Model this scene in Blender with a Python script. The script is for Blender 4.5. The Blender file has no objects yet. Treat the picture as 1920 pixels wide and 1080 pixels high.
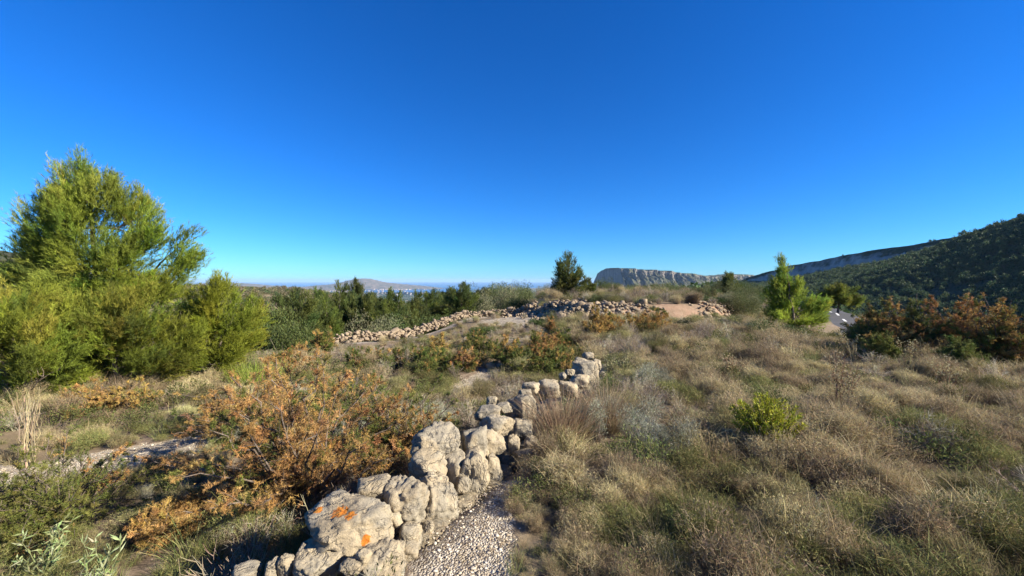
import bpy, math, random
import numpy as np

random.seed(7)
rng = np.random.default_rng(11)
R = math.radians
scene = bpy.context.scene
COL = scene.collection

# ------------------------------------------------------------------ camera
CAM_Z = 1.6
FPX = 14.0 / 36.0 * 1920.0          # focal length in photo pixels
HZ = 526.0                          # horizon row in the photo
cam_data = bpy.data.cameras.new('camera')
cam_data.lens = 14.0
cam_data.sensor_width = 36.0
cam_data.sensor_fit = 'HORIZONTAL'
cam_data.shift_y = (HZ - 540.0) / 1920.0
cam_data.clip_start = 0.05
cam_data.clip_end = 400000.0
cam = bpy.data.objects.new('camera', cam_data)
cam.location = (0, 0, CAM_Z)
cam.rotation_euler = (R(90), 0, 0)
COL.objects.link(cam)
scene.camera = cam

# ------------------------------------------------------------------ sky, sun, exposure
SUN_EL = 28.0
SUN_AZ = 108.0                       # clockwise from the viewing direction (+Y) towards +X
world = bpy.data.worlds.new('World')
scene.world = world
world.use_nodes = True
wn = world.node_tree.nodes
wn.clear()
sky = wn.new('ShaderNodeTexSky')
sky.sky_type = 'NISHITA'
sky.sun_disc = False
sky.sun_elevation = R(SUN_EL)
sky.sun_rotation = R(SUN_AZ)
sky.altitude = 300
sky.air_density = 1.0
sky.dust_density = 0.0
sky.ozone_density = 6.8
bg = wn.new('ShaderNodeBackground')
bg.inputs['Strength'].default_value = 0.053
hs = wn.new('ShaderNodeHueSaturation')
hs.inputs['Saturation'].default_value = 1.2
wo = wn.new('ShaderNodeOutputWorld')
world.node_tree.links.new(sky.outputs[0], hs.inputs['Color'])
wb = wn.new('ShaderNodeMix')            # white balance of the whole sky
wb.data_type = 'RGBA'; wb.blend_type = 'MULTIPLY'; wb.inputs[0].default_value = 1.0
wb.inputs[7].default_value = (.44, .89, 1.27, 1)
world.node_tree.links.new(hs.outputs[0], wb.inputs[6])
world.node_tree.links.new(wb.outputs[2], bg.inputs['Color'])
world.node_tree.links.new(bg.outputs[0], wo.inputs['Surface'])

sun_data = bpy.data.lights.new('sun', 'SUN')
sun_data.energy = 4.8
sun_data.angle = R(0.53)
sun_data.color = (1.0, 0.915, 0.78)
sun = bpy.data.objects.new('sun', sun_data)
_sd = np.array([math.sin(R(SUN_AZ)) * math.cos(R(SUN_EL)), math.cos(R(SUN_AZ)) * math.cos(R(SUN_EL)), math.sin(R(SUN_EL))])
import mathutils
sun.rotation_euler = mathutils.Vector(_sd).to_track_quat('Z', 'Y').to_euler()
sun.location = tuple(_sd * 50)
COL.objects.link(sun)

scene.view_settings.view_transform = 'Standard'
scene.view_settings.look = 'None'
scene.view_settings.gamma = 1.0
scene.view_settings.exposure = 1.5
scene.render.engine = 'CYCLES'
scene.cycles.use_denoising = True
scene.cycles.denoiser = 'OPENIMAGEDENOISE'
scene.cycles.denoising_input_passes = 'RGB_ALBEDO_NORMAL'
scene.cycles.denoising_prefilter = 'ACCURATE'
scene.cycles.max_bounces = 6
scene.cycles.diffuse_bounces = 3
scene.cycles.transmission_bounces = 3
scene.cycles.volume_bounces = 0
scene.cycles.caustics_reflective = False
scene.cycles.caustics_refractive = False

# ------------------------------------------------------------------ numeric helpers
def _hash(ix, iy, iz, seed):
    h = (ix.astype(np.int64) * 374761393 + iy.astype(np.int64) * 668265263 + iz.astype(np.int64) * 2147483647 + seed * 1274126177) & 0xFFFFFFFF
    h = ((h ^ (h >> 13)) * 1274126177) & 0xFFFFFFFF
    h = h ^ (h >> 16)
    return (h & 0xFFFFFF) / float(0xFFFFFF)

def vnoise(P, seed=0):
    """value noise in [-1,1] for points (n,3)"""
    P = np.asarray(P, float)
    i = np.floor(P); f = P - i
    f = f * f * f * (f * (f * 6 - 15) + 10)
    x, y, z = i[:, 0], i[:, 1], i[:, 2]
    r = 0
    for dx in (0, 1):
        for dy in (0, 1):
            for dz in (0, 1):
                w = (f[:, 0] if dx else 1 - f[:, 0]) * (f[:, 1] if dy else 1 - f[:, 1]) * (f[:, 2] if dz else 1 - f[:, 2])
                r = r + w * _hash(x + dx, y + dy, z + dz, seed)
    return r * 2 - 1

def fbm(P, oct=4, seed=0, gain=.5):
    P = np.asarray(P, float)
    a, s, t = 1., 0., 0.
    for k in range(oct):
        t = t + a * vnoise(P * 2 ** k + 17.3 * k, seed + k)
        s += a; a *= gain
    return t / s

def fbm2(x, y, oct=4, seed=0, gain=.5):
    x = np.asarray(x, float); y = np.asarray(y, float)
    sh = np.broadcast(x, y).shape
    P = np.stack([np.broadcast_to(x, sh).ravel(), np.broadcast_to(y, sh).ravel(), np.zeros(int(np.prod(sh)))], 1)
    return fbm(P, oct, seed, gain).reshape(sh)

def sstep(a, b, x):
    t = np.clip((np.asarray(x, float) - a) / (b - a), 0, 1)
    return t * t * (3 - 2 * t)

def norm(v):
    return v / np.maximum(np.linalg.norm(v, axis=-1, keepdims=True), 1e-9)

def poly_sd(x, y, poly):
    """signed distance to an open polyline, positive on its left"""
    x = np.asarray(x, float); y = np.asarray(y, float)
    best = np.full(x.shape, 1e18); sgn = np.ones(x.shape)
    for (ax, ay), (bx_, by_) in zip(poly[:-1], poly[1:]):
        dx, dy = bx_ - ax, by_ - ay
        t = np.clip(((x - ax) * dx + (y - ay) * dy) / (dx * dx + dy * dy), 0, 1)
        d = np.hypot(x - ax - t * dx, y - ay - t * dy)
        s = np.sign(dx * (y - ay) - dy * (x - ax))
        m = d < best - 1e-9
        best = np.where(m, d, best); sgn = np.where(m, s, sgn)
    return best * np.where(sgn == 0, 1, sgn)

def px2w(px, py, Y):
    return np.array([(px - 960.0) / FPX * Y, Y, CAM_Z - (py - HZ) / FPX * Y])

# ------------------------------------------------------------------ mesh helpers
def build_mesh(name, V, F, C=None, mat=None, smooth=False, attrs=None):
    V = np.ascontiguousarray(V, np.float32); F = np.ascontiguousarray(F, np.int32)
    k = F.shape[1]
    me = bpy.data.meshes.new(name)
    me.vertices.add(len(V)); me.vertices.foreach_set('co', V.ravel())
    me.loops.add(F.size); me.loops.foreach_set('vertex_index', F.ravel())
    me.polygons.add(len(F))
    me.polygons.foreach_set('loop_start', np.arange(0, F.size, k, dtype=np.int32))
    if smooth:
        me.polygons.foreach_set('use_smooth', np.ones(len(F), bool))
    if C is not None:
        a = me.attributes.new('col', 'FLOAT_COLOR', 'POINT')
        c4 = np.ones((len(V), 4), np.float32); c4[:, :3] = C
        a.data.foreach_set('color', c4.ravel())
    for nm, arr in (attrs or {}).items():
        a = me.attributes.new(nm, 'FLOAT', 'POINT')
        a.data.foreach_set('value', np.ascontiguousarray(arr, np.float32))
    me.update(calc_edges=True)
    if mat: me.materials.append(mat)
    return me

class Geo:
    def __init__(s): s.V = []; s.F = []; s.C = []; s.n = 0
    def add(s, V, F, C):
        V = np.asarray(V, float)
        s.V.append(V); s.F.append(np.asarray(F) + s.n)
        C = np.asarray(C, float)
        if C.ndim == 1: C = np.broadcast_to(C, (len(V), 3))
        s.C.append(C); s.n += len(V)
    def mesh(s, name, mat, smooth=False):
        return build_mesh(name, np.concatenate(s.V), np.concatenate(s.F), np.concatenate(s.C), mat, smooth)

def rand_unit(n):
    return norm(rng.normal(size=(n, 3)))

def perp(D):
    return norm(np.cross(D, rand_unit(len(D))))

def blades(g, P, D, L, W, C):
    """thin triangles"""
    n = len(P); s = perp(D) * (np.broadcast_to(W, (n,)) * .5)[:, None]
    V = np.stack([P - s, P + s, P + D * np.broadcast_to(L, (n,))[:, None]], 1).reshape(-1, 3)
    C = np.repeat(np.broadcast_to(C, (n, 3)), 3, 0)
    g.add(V, np.arange(3 * n).reshape(-1, 3), C)

def leaves(g, P, D, L, W, C):
    n = len(P); s = perp(D) * (np.broadcast_to(W, (n,)) * .5)[:, None]
    Lv = np.broadcast_to(L, (n,))[:, None]
    m = P + D * Lv * .45
    V = np.stack([P, m - s, P + D * Lv, m + s], 1).reshape(-1, 3)
    b = np.arange(n)[:, None] * 4
    F = np.concatenate([b + np.array([[0, 1, 2]]), b + np.array([[0, 2, 3]])])
    g.add(V, F, np.repeat(np.broadcast_to(C, (n, 3)), 4, 0))

def grassblades(g, P, D, L, W, C, droop=.35):
    """curved three-segment blades"""
    n = len(P); s = perp(D) * (np.broadcast_to(W, (n,)) * .5)[:, None]
    Lv = np.broadcast_to(L, (n,))[:, None]
    side = D.copy(); side[:, 2] = 0; side = norm(side + rng.normal(size=(n, 3)) * [.2, .2, 0])
    dr = np.broadcast_to(droop, (n,))[:, None] * Lv
    p1 = P + D * Lv * .45 + side * dr * .12
    p2 = P + D * Lv * .8 + side * dr * .5 - np.array([0, 0, 1]) * dr * .15
    p3 = P + D * Lv + side * dr - np.array([0, 0, 1]) * dr * .5
    V = np.stack([P - s, P + s, p1 - s * .8, p1 + s * .8, p2 - s * .5, p2 + s * .5, p3], 1).reshape(-1, 3)
    b = np.arange(n)[:, None] * 7
    F = np.concatenate([b + np.array([t]) for t in ([0, 1, 3], [0, 3, 2], [2, 3, 5], [2, 5, 4], [4, 5, 6])])
    g.add(V, F, np.repeat(np.broadcast_to(C, (n, 3)), 7, 0))

def tube(g, pts, rad, C, sides=5):
    pts = np.asarray(pts, float); rad = np.broadcast_to(rad, (len(pts),))
    T = norm(np.gradient(pts, axis=0))
    ref = np.array([.3, .9, .2]); A = norm(np.cross(T, ref)); B = np.cross(T, A)
    a = np.arange(sides) / sides * 2 * np.pi
    V = pts[:, None] + rad[:, None, None] * (np.cos(a)[None, :, None] * A[:, None] + np.sin(a)[None, :, None] * B[:, None])
    k = len(pts); F = []
    for i in range(k - 1):
        for j in range(sides):
            q = (i * sides + j, i * sides + (j + 1) % sides, (i + 1) * sides + (j + 1) % sides, (i + 1) * sides + j)
            F += [(q[0], q[1], q[2]), (q[0], q[2], q[3])]
    g.add(V.reshape(-1, 3), np.array(F), C)

def curve_pts(a, b, k=6, sag=.0, wob=.05):
    a = np.asarray(a, float); b = np.asarray(b, float)
    t = np.linspace(0, 1, k)[:, None]
    L = np.linalg.norm(b - a)
    w = rng.normal(size=(k, 3)) * wob * L * np.sin(np.pi * t)
    return a + (b - a) * t + np.array([0, 0, -sag * L]) * np.sin(np.pi * t) + w

def jit(c, n, v=.15, hue=.08):
    c = np.asarray(c, float)
    k = 1 + rng.normal(size=(n, 1)) * v
    return np.clip(c * k * (1 + rng.normal(size=(n, 3)) * hue), .004, .9)

def pick(cols, w, n, v=.15, hue=.06):
    cols = np.asarray(cols, float); w = np.asarray(w, float)
    i = rng.choice(len(cols), n, p=w / w.sum())
    k = 1 + rng.normal(size=(n, 1)) * v
    return np.clip(cols[i] * k * (1 + rng.normal(size=(n, 3)) * hue), .004, .9)

# ------------------------------------------------------------------ object helpers
def tag(o, label=None, cat=None, group=None, kind=None):
    if label: o['label'] = label
    if cat: o['category'] = cat
    if group: o['group'] = group
    if kind: o['kind'] = kind
    return o

def obj(name, me, parent=None, loc=None):
    o = bpy.data.objects.new(name, me)
    COL.objects.link(o)
    if parent is not None: o.parent = parent
    if loc is not None: o.location = loc
    return o

def empty(name, loc, rz=0., sc=1.):
    o = bpy.data.objects.new(name, None); COL.objects.link(o)
    o.empty_display_size = .2
    o.location = loc; o.rotation_euler = (0, 0, rz); o.scale = (sc, sc, sc) if np.isscalar(sc) else sc
    return o

def copy_tree(o, parent=None):
    kids = [c for c in COL.objects if c.parent == o] if o.type == 'EMPTY' else []
    c = o.copy(); COL.objects.link(c); c.parent = parent
    for ch in kids:
        d = ch.copy(); COL.objects.link(d); d.parent = c
    return c

# ------------------------------------------------------------------ materials
class NT:
    def __init__(s, name):
        s.m = bpy.data.materials.new(name); s.m.use_nodes = True
        s.t = s.m.node_tree; s.t.nodes.clear()
        s.out = s.t.nodes.new('ShaderNodeOutputMaterial')
    def n(s, ty, **kw):
        nd = s.t.nodes.new('ShaderNode' + ty)
        for k, v in kw.items(): setattr(nd, k, v)
        return nd
    def l(s, a, b): s.t.links.new(a, b)
    def val(s, sock, v):
        if hasattr(v, 'node'): s.l(v, sock)
        else: sock.default_value = v
    def noise(s, scale, detail=4, rough=.55, vec=None, dist=0):
        nd = s.n('TexNoise'); nd.inputs['Scale'].default_value = scale; nd.inputs['Detail'].default_value = detail
        nd.inputs['Roughness'].default_value = rough; nd.inputs['Distortion'].default_value = dist
        if vec is not None: s.l(vec, nd.inputs['Vector'])
        return nd.outputs['Fac']
    def ramp(s, fac, stops):
        nd = s.n('ValToRGB'); s.l(fac, nd.inputs[0])
        el = nd.color_ramp.elements
        while len(el) < len(stops): el.new(.5)
        for e, (p, c) in zip(el, stops):
            e.position = p; e.color = (*c, 1) if len(c) == 3 else c
        return nd.outputs[0]
    def mix(s, fac, a, b, mode='MIX'):
        nd = s.n('Mix', data_type='RGBA', blend_type=mode)
        s.val(nd.inputs[0], fac)
        for i, v in ((6, a), (7, b)):
            s.val(nd.inputs[i], v if hasattr(v, 'node') else (*v, 1))
        return nd.outputs[2]
    def math(s, op, a, b=0., c=0.):
        nd = s.n('Math', operation=op)
        s.val(nd.inputs[0], a); s.val(nd.inputs[1], b)
        if op in ('MULTIPLY_ADD', 'SMOOTH_MIN'): s.val(nd.inputs[2], c)
        return nd.outputs[0]
    def attr(s, name, fac=True):
        nd = s.n('Attribute'); nd.attribute_name = name
        return nd.outputs['Fac'] if fac else nd.outputs['Color']
    def pos(s):
        return s.n('NewGeometry').outputs['Position']
    def objco(s):
        return s.n('TexCoord').outputs['Object']
    def bump(s, h, strength=.5, dist=.02):
        nd = s.n('Bump'); s.l(h, nd.inputs['Height']); nd.inputs['Strength'].default_value = strength
        nd.inputs['Distance'].default_value = dist
        return nd.outputs[0]
    def principled(s, col, rough=.8, spec=.3, normal=None):
        p = s.n('BsdfPrincipled')
        s.val(p.inputs['Base Color'], col if hasattr(col, 'node') else (*col, 1))
        s.val(p.inputs['Roughness'], rough)
        p.inputs['Specular IOR Level'].default_value = spec
        if normal is not None: s.l(normal, p.inputs['Normal'])
        return p.outputs[0]
    def done(s, sh): s.l(sh, s.out.inputs['Surface']); return s.m

def foliage_mat(name, trans=.25, spec=.15, var=.12, gain=1.):
    t = NT(name)
    c = t.attr('col', False)
    rnd = t.n('ObjectInfo').outputs['Random']
    h = t.n('HueSaturation')
    t.l(c, h.inputs['Color'])
    t.l(t.math('MULTIPLY_ADD', rnd, .03, .485), h.inputs['Hue'])
    t.l(t.math('MULTIPLY_ADD', rnd, 2 * var * gain, gain * (1 - var)), h.inputs['Value'])
    p = t.principled(h.outputs[0], .65, spec)
    tr = t.n('BsdfTranslucent'); t.l(h.outputs[0], tr.inputs['Color'])
    mx = t.n('MixShader'); mx.inputs[0].default_value = trans
    t.l(p, mx.inputs[1]); t.l(tr.outputs[0], mx.inputs[2])
    return t.done(mx.outputs[0])

M_needle = foliage_mat('pine_needles', .4, .2)
M_leaf = foliage_mat('leaves', .22, .2)
M_scrub = foliage_mat('dry_scrub_twigs', .28, .1, .34)
M_grass = foliage_mat('dry_grass', .3, .15, .12)
M_jun = foliage_mat('juniper_needles', .22, .12, .05)

def bark_mat():
    t = NT('bark')
    p = t.objco()
    f = t.noise(9, 5, .6, p)
    c = t.ramp(f, [(.3, (.06, .045, .035)), (.7, (.2, .16, .125))])
    return t.done(t.principled(c, .9, .1, t.bump(t.noise(40, 4, .6, p), .6, .02)))
M_bark = bark_mat()

def rock_mat(name, lichen=False, bumpd=.022):
    t = NT(name)
    p = t.objco()
    rnd = t.n('ObjectInfo').outputs['Random']
    off = t.n('VectorMath', operation='ADD'); t.l(p, off.inputs[0])
    cmb = t.n('CombineXYZ'); t.l(t.math('MULTIPLY', rnd, 31.), cmb.inputs[0]); t.l(t.math('MULTIPLY', rnd, 17.), cmb.inputs[2])
    t.l(cmb.outputs[0], off.inputs[1]); v = off.outputs[0]
    big = t.noise(4, 6, .62, v, .5)
    c = t.ramp(big, [(.28, (.21, .175, .12)), (.45, (.315, .255, .165)), (.6, (.375, .31, .205)), (.78, (.31, .225, .12))])
    # weathered grey skin in patches
    g = t.ramp(t.noise(3.1, 7, .66, v, .8), [(.46, (0, 0, 0)), (.58, (1, 1, 1))])
    c = t.mix(t.math('MULTIPLY', g, .7), c, (.26, .235, .18))
    # fine dark specks and pits
    sp = t.ramp(t.noise(42, 6, .72, v), [(.54, (0, 0, 0)), (.68, (1, 1, 1))])
    c = t.mix(t.math('MULTIPLY', sp, .6), c, (.13, .115, .09))
    blk = t.ramp(t.noise(6, 8, .74, v, 1.2), [(.55, (0, 0, 0)), (.66, (1, 1, 1))])
    c = t.mix(t.math('MULTIPLY', blk, .72), c, (.085, .078, .068))
    wl = t.ramp(t.noise(16, 5, .65, v, .5), [(.6, (0, 0, 0)), (.7, (1, 1, 1))])
    c = t.mix(t.math('MULTIPLY', wl, .35), c, (.52, .46, .34))
    if lichen:
        l = t.attr('lichen')
        lm = t.ramp(t.math('ADD', l, t.math('MULTIPLY_ADD', t.noise(34, 6, .75, v), 1.7, -.9)), [(.46, (0, 0, 0)), (.54, (1, 1, 1))])
        lc = t.ramp(t.noise(46, 4, .6, v), [(.3, (.36, .09, .012)), (.5, (.50, .17, .02)), (.7, (.55, .27, .06))])
        c = t.mix(lm, c, lc)
    pit = t.n('TexVoronoi'); pit.inputs['Scale'].default_value = 34; t.l(v, pit.inputs['Vector'])
    pits = t.ramp(pit.outputs['Distance'], [(.1, (0, 0, 0)), (.42, (1, 1, 1))])
    hgt = t.math('ADD', t.math('ADD', t.noise(10, 10, .74, v, .6), t.math('MULTIPLY', t.noise(55, 6, .7, v), .45)), t.math('MULTIPLY', pits, .12))
    # a few wandering fissures
    fis = t.math('ABSOLUTE', t.math('SUBTRACT', t.noise(2.6, 5, .6, v, .7), .5))
    crack = t.ramp(fis, [(0., (0, 0, 0)), (.022, (1, 1, 1))])
    hgt = t.math('ADD', hgt, t.math('MULTIPLY', crack, .45))
    c = t.mix(t.math('MULTIPLY', t.math('SUBTRACT', 1., crack), .35), c, (.16, .14, .11))
    return t.done(t.principled(c, .88, .2, t.bump(hgt, 1., bumpd)))
M_rock = rock_mat('weathered_limestone')
M_rock_lichen = rock_mat('weathered_limestone_with_lichen', True)

def rubble_mat():
    t = NT('broken_limestone')
    rnd = t.n('ObjectInfo').outputs['Random']
    p = t.pos()
    f = t.noise(3.7, 5, .6, p)
    c = t.ramp(f, [(.3, (.17, .13, .085)), (.5, (.27, .21, .135)), (.7, (.36, .29, .20))])
    c = t.mix(t.math('MULTIPLY', rnd, .6), c, (.20, .15, .105))
    d = t.ramp(t.noise(9, 5, .7, p), [(.56, (0, 0, 0)), (.66, (1, 1, 1))])
    c = t.mix(t.math('MULTIPLY', d, .45), c, (.17, .15, .13))
    return t.done(t.principled(c, .9, .15, t.bump(t.noise(22, 5, .65, p), .7, .03)))
M_rubble = rubble_mat()

def ground_mat():
    t = NT('stony_soil')
    p = t.pos()
    big = t.noise(.35, 6, .6, p)
    fine = t.noise(7, 8, .7, p)
    c = t.ramp(fine, [(.3, (.10, .075, .05)), (.5, (.20, .15, .105)), (.68, (.31, .25, .18))])
    c = t.mix(t.ramp(big, [(.42, (0, 0, 0)), (.6, (1, 1, 1))]), c, (.17, .13, .075))
    # stones and pale grit in the soil
    vor = t.n('TexVoronoi'); vor.inputs['Scale'].default_value = 70; t.l(p, vor.inputs['Vector'])
    grit = t.ramp(vor.outputs['Color'], [(.2, (.30, .24, .165)), (.5, (.50, .43, .32)), (.85, (.60, .54, .43))])
    fg = t.noise(60, 6, .7, p)
    grit = t.mix(t.ramp(fg, [(.38, (.7, .7, .7)), (.55, (0, 0, 0))]), grit, (.15, .125, .1))
    gm = t.ramp(t.math('ADD', t.attr('gravel'), t.math('MULTIPLY_ADD', t.noise(5, 6, .7, p), .9, -.45)), [(.42, (0, 0, 0)), (.58, (1, 1, 1))])
    c = t.mix(gm, c, grit)
    red = t.ramp(t.math('ADD', t.attr('red'), t.math('MULTIPLY_ADD', t.noise(1.1, 5, .6, p), .7, -.35)), [(.4, (0, 0, 0)), (.6, (1, 1, 1))])
    c = t.mix(t.math('MULTIPLY', red, .8), c, t.mix(fine, (.22, .12, .075), (.40, .27, .18)))
    # beyond the near ground: scrub-covered hillside with pale strips of soil
    hs_ = t.n('Mapping'); hs_.inputs['Scale'].default_value = (.02, .05, .05); t.l(p, hs_.inputs['Vector'])
    hill = t.ramp(t.noise(1., 8, .65, hs_.outputs[0], .4), [(.34, (.08, .08, .04)), (.5, (.17, .135, .08)), (.66, (.30, .23, .145))])
    c = t.mix(t.attr('far'), c, hill)
    pl = t.noise(.0022, 9, .68, p, .3)
    plain = t.ramp(pl, [(.36, (.05, .065, .03)), (.5, (.10, .10, .055)), (.6, (.20, .165, .11)), (.72, (.36, .3, .23))])
    c = t.mix(t.attr('plain'), c, plain)
    hgt = t.math('ADD', fine, t.math('MULTIPLY', t.math('MULTIPLY', gm, vor.outputs['Distance']), -.9))
    hgt = t.math('MULTIPLY', hgt, t.math('SUBTRACT', 1., t.attr('far')))
    return t.done(t.principled(c, .95, .1, t.bump(hgt, .8, .03)))
M_ground = ground_mat()

# ------------------------------------------------------------------ ground height
WALL = [(-3.2, .3), (-1.25, 1.75), (-.85, 2.2), (-.5, 2.75), (-.15, 3.35), (.08, 3.9), (.38, 4.8), (.75, 5.5), (1.2, 6.2), (1.9, 7.6), (3., 10.)]
EDGE = [(-30, 8), (-16, 10.5), (-10, 12), (-7.4, 14.), (-6.6, 15.6), (-4.4, 19.2), (-2.1, 23.6), (.8, 27), (3, 33), (4, 45)]
RUB = [(.5, 21.5), (1.9, 19.6), (2.3, 17.6), (4., 16.9), (7., 16.7), (9.2, 17.4), (10.8, 19.5), (13, 23), (15.5, 29), (20, 38)]
PATH = [(-14, 3.2), (-8, 3.6), (-5.4, 4.3), (-3.4, 5.7), (-1.9, 7.1), (-.75, 8.1), (.2, 9.6), (0, 13)]
ROAD = [(15, -20), (13.5, 0), (13., 8), (14.3, 14), (17.2, 19.6), (20.4, 24.2), (27., 33.7), (35, 46), (43, 62)]
CP = np.array([
    (0, 0, 0), (3, 0, 0), (8, 0, .05), (-1, 1, 0), (0, 3, 0), (3, 3, .02), (6, 3, .02), (.5, 7, 0), (4, 7, 0), (8, 7, 0), (4, 11, -.05), (8, 11, -.12), (1.5, 12, -.12),
    (11, 8, -.35), (13.5, 3, -.6), (20, 3, -1.6), (28, 0, -3.5), (13.5, 12, -.8),
    (-3, 4, -.03), (-6, 5, -.05), (-10, 6, 0), (-3, 8, -.1), (-6, 9, -.2), (-9, 9, -.15), (-4, 12, -.6), (-6, 13.5, -.72), (-14, 8, -.2), (-3, 1, 0), (-8, 1, .1),
    (-6, 15, -.72), (-2.6, 22, -.4), (-3, 17, -.72), (0, 16, -.3), (0, 21, -.35), (1.5, 24, -.25),
    (5, 20, -.1), (9, 20, -.1), (8, 30, -.15), (4, 35, -.3), (3, 45, -.6), (12, 45, -.4), (6, 60, -1.6), (14, 30, -.3),
    (15.3, 19.4, -1.0), (19.5, 24.6, -1.0), (27, 34, -1.1), (33, 42, -1.3), (30, 52, -1.6), (24, 22, -2.2), (34, 33, -3), (45, 55, -5), (40, 15, -7), (60, 60, -12), (100, 50, -19), (150, 150, -26), (260, 300, -36), (300, 100, -34), (260, 700, -48), (100, 400, -42),
    (5, 75, -3.5), (10, 110, -9), (0, 130, -14), (50, 150, -18), (0, 220, -24),
    (-7, 22, -2.4), (-10, 18, -2.6), (-13, 15, -2.4), (-10, 28, -3.6), (-4, 30, -2.4), (-15, 40, -5), (-4, 45, -3.4), (-25, 20, -3.6), (-25, 50, -6.), (-20, 12, -2.2), (-40, 30, -4.5), (-9, 60, -6), (0, 60, -3),
    (-75, 100, -5.5), (-150, 200, -5), (-225, 300, -4.2), (-48, 100, -8.5), (-96, 200, -9), (-144, 300, -9), (-30, 110, -11), (-60, 220, -15), (-90, 310, -17), (-300, 300, -2), (-180, 130, -3), (-200, 360, -6.5), (-330, 420, -12),
    (-280, 480, -28), (-180, 460, -30), (0, 360, -38), (-120, 700, -75), (100, 700, -60), (-600, 800, -70),
    (-600, 1500, -130), (0, 1200, -110), (500, 1500, -100), (0, 2500, -185), (-2500, 3000, -190), (1500, 3000, -120), (3000, 3000, -100), (0, 6000, -240), (-5000, 8000, -248), (3000, 8000, -230), (0, 11000, -256), (-8000, 13000, -258), (5000, 13000, -257), (0, 15000, -263), (-6000, 15800, -264), (6000, 15000, -264), (0, 19000, -300), (-30000, 16000, -270), (30000, 14000, -270), (0, 60000, -600), (60000, 60000, -600), (-60000, 60000, -600),
    (0, -30, .5), (30, -30, -2), (-30, -30, 1), (-70, 10, -1), (-800, 300, 10), (800, -100, 60), (0, -1000, 30), (-1000, -1000, 50), (1000, -1000, 60), (-30000, -1000, -100), (30000, -1000, -100), (0, -40000, -100),
], float)
WS = 7.0
def warp(a): return np.arcsinh(np.asarray(a, float) / WS)
_cx, _cy = warp(CP[:, 0]), warp(CP[:, 1])
_D = np.hypot(_cx[:, None] - _cx[None], _cy[:, None] - _cy[None])
_cz = np.arcsinh(CP[:, 2] / 3.)
_A = np.zeros((len(CP) + 1,) * 2); _A[:-1, :-1] = -_D - np.eye(len(CP)) * .004 * 0; _A[-1, :-1] = 1; _A[:-1, -1] = 1
_W = np.linalg.solve(_A, np.append(_cz, 0))
def base_h(x, y):
    x = np.asarray(x, float); y = np.asarray(y, float)
    sh = np.broadcast(x, y).shape
    xf = warp(np.broadcast_to(x, sh).ravel()); yf = warp(np.broadcast_to(y, sh).ravel())
    o = np.empty(len(xf))
    for i in range(0, len(xf), 20000):
        d = np.hypot(xf[i:i + 20000, None] - _cx, yf[i:i + 20000, None] - _cy)
        o[i:i + 20000] = -d @ _W[:-1] + _W[-1]
    return (np.sinh(o) * 3.).reshape(sh)

def H(x, y):
    x = np.asarray(x, float); y = np.asarray(y, float)
    r = np.hypot(x, y)
    z = base_h(x, y)
    # retaining step of the near wall (left side lower)
    sd = poly_sd(x, y, WALL)
    f = (1 - sstep(6.8, 11.5, y)) * (1 - sstep(9, 22, -x) * .55)
    z = z - .5 * sstep(-.12, .16, sd) * f
    # bank of rubble carrying the next terrace
    sr = poly_sd(x, y, RUB)
    z = z + .62 * sstep(-.45, .55, sr) * sstep(.5, 2.5, x) * (1 - sstep(30, 60, r))
    # drop below the terrace wall on the left
    se = poly_sd(x, y, EDGE)
    z = z - .7 * sstep(-.05, .7, se) * (1 - sstep(40, 70, r)) * sstep(3, 12, y)
    # road bed
    dr = np.abs(poly_sd(x, y, ROAD))
    near = 1 - sstep(2.8, 4.6, dr)
    z = z * (1 - near) + (base_h(x, y) - .12) * near
    # relief
    amp = .035 + .25 * sstep(20, 120, r) + 2.2 * sstep(100, 500, r) + 9 * sstep(600, 4000, r) * (1 - sstep(6000, 12000, r) * .75)
    scl = 1. / (1.1 + .12 * r)
    z = z + amp * (fbm2(x / (1.4 + 0 * r), y / 1.4, 3, 3) * (1 - sstep(15, 60, r)) + fbm2(x / 28., y / 28., 4, 5) * sstep(20, 90, r) + .8 * fbm2(x / 600., y / 600., 4, 9) * sstep(500, 2500, r))
    # small terraces on the hillside to the left
    tz = sstep(60, 110, r) * (1 - sstep(450, 700, r)) * sstep(-20, -60, x) if False else sstep(60, 110, r) * (1 - sstep(450, 700, r)) * sstep(20, 60, -x)
    st = 1.1
    q = z / st; fr = q - np.floor(q)
    z = z * (1 - tz) + tz * (np.floor(q) + sstep(.55, .95, fr)) * st
    return z

def Hs(x, y): return float(H(np.array([x]), np.array([y]))[0])

def gravel_mask(x, y):
    d = np.abs(poly_sd(x, y, PATH))
    g = (1 - sstep(.15, .55, d)) * (.75 + .6 * fbm2(x / .7, y / .7, 3, 91)) * (1 + .5 * (1 - sstep(-4., -3.4, x)) - .5 * sstep(-3.6, -2.6, x) * (1 - sstep(-1.2, -.9, x)) - .5 * sstep(-.4, 0, x))
    a = ((x + .24) / .25) ** 2 + ((y - 2.5) / .8) ** 2
    g = np.maximum(g, 1.05 * (1 - sstep(.55, 1.5, a)))
    a2 = ((x - .25) / .25) ** 2 + ((y - 3.45) / .3) ** 2
    g = np.maximum(g, .45 * (1 - sstep(.4, 1.4, a2)))
    a3 = ((x - .6) / 2.6) ** 2 + ((y - 19.) / 3.) ** 2
    g = np.maximum(g, .55 * (1 - sstep(.5, 1.4, a3)))
    se = np.abs(poly_sd(x, y, EDGE) + .8)
    g = np.maximum(g, .62 * (1 - sstep(.3, 1.6, se)) * sstep(13, 15, y) * (1 - sstep(27, 30, y)))
    return g

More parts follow.
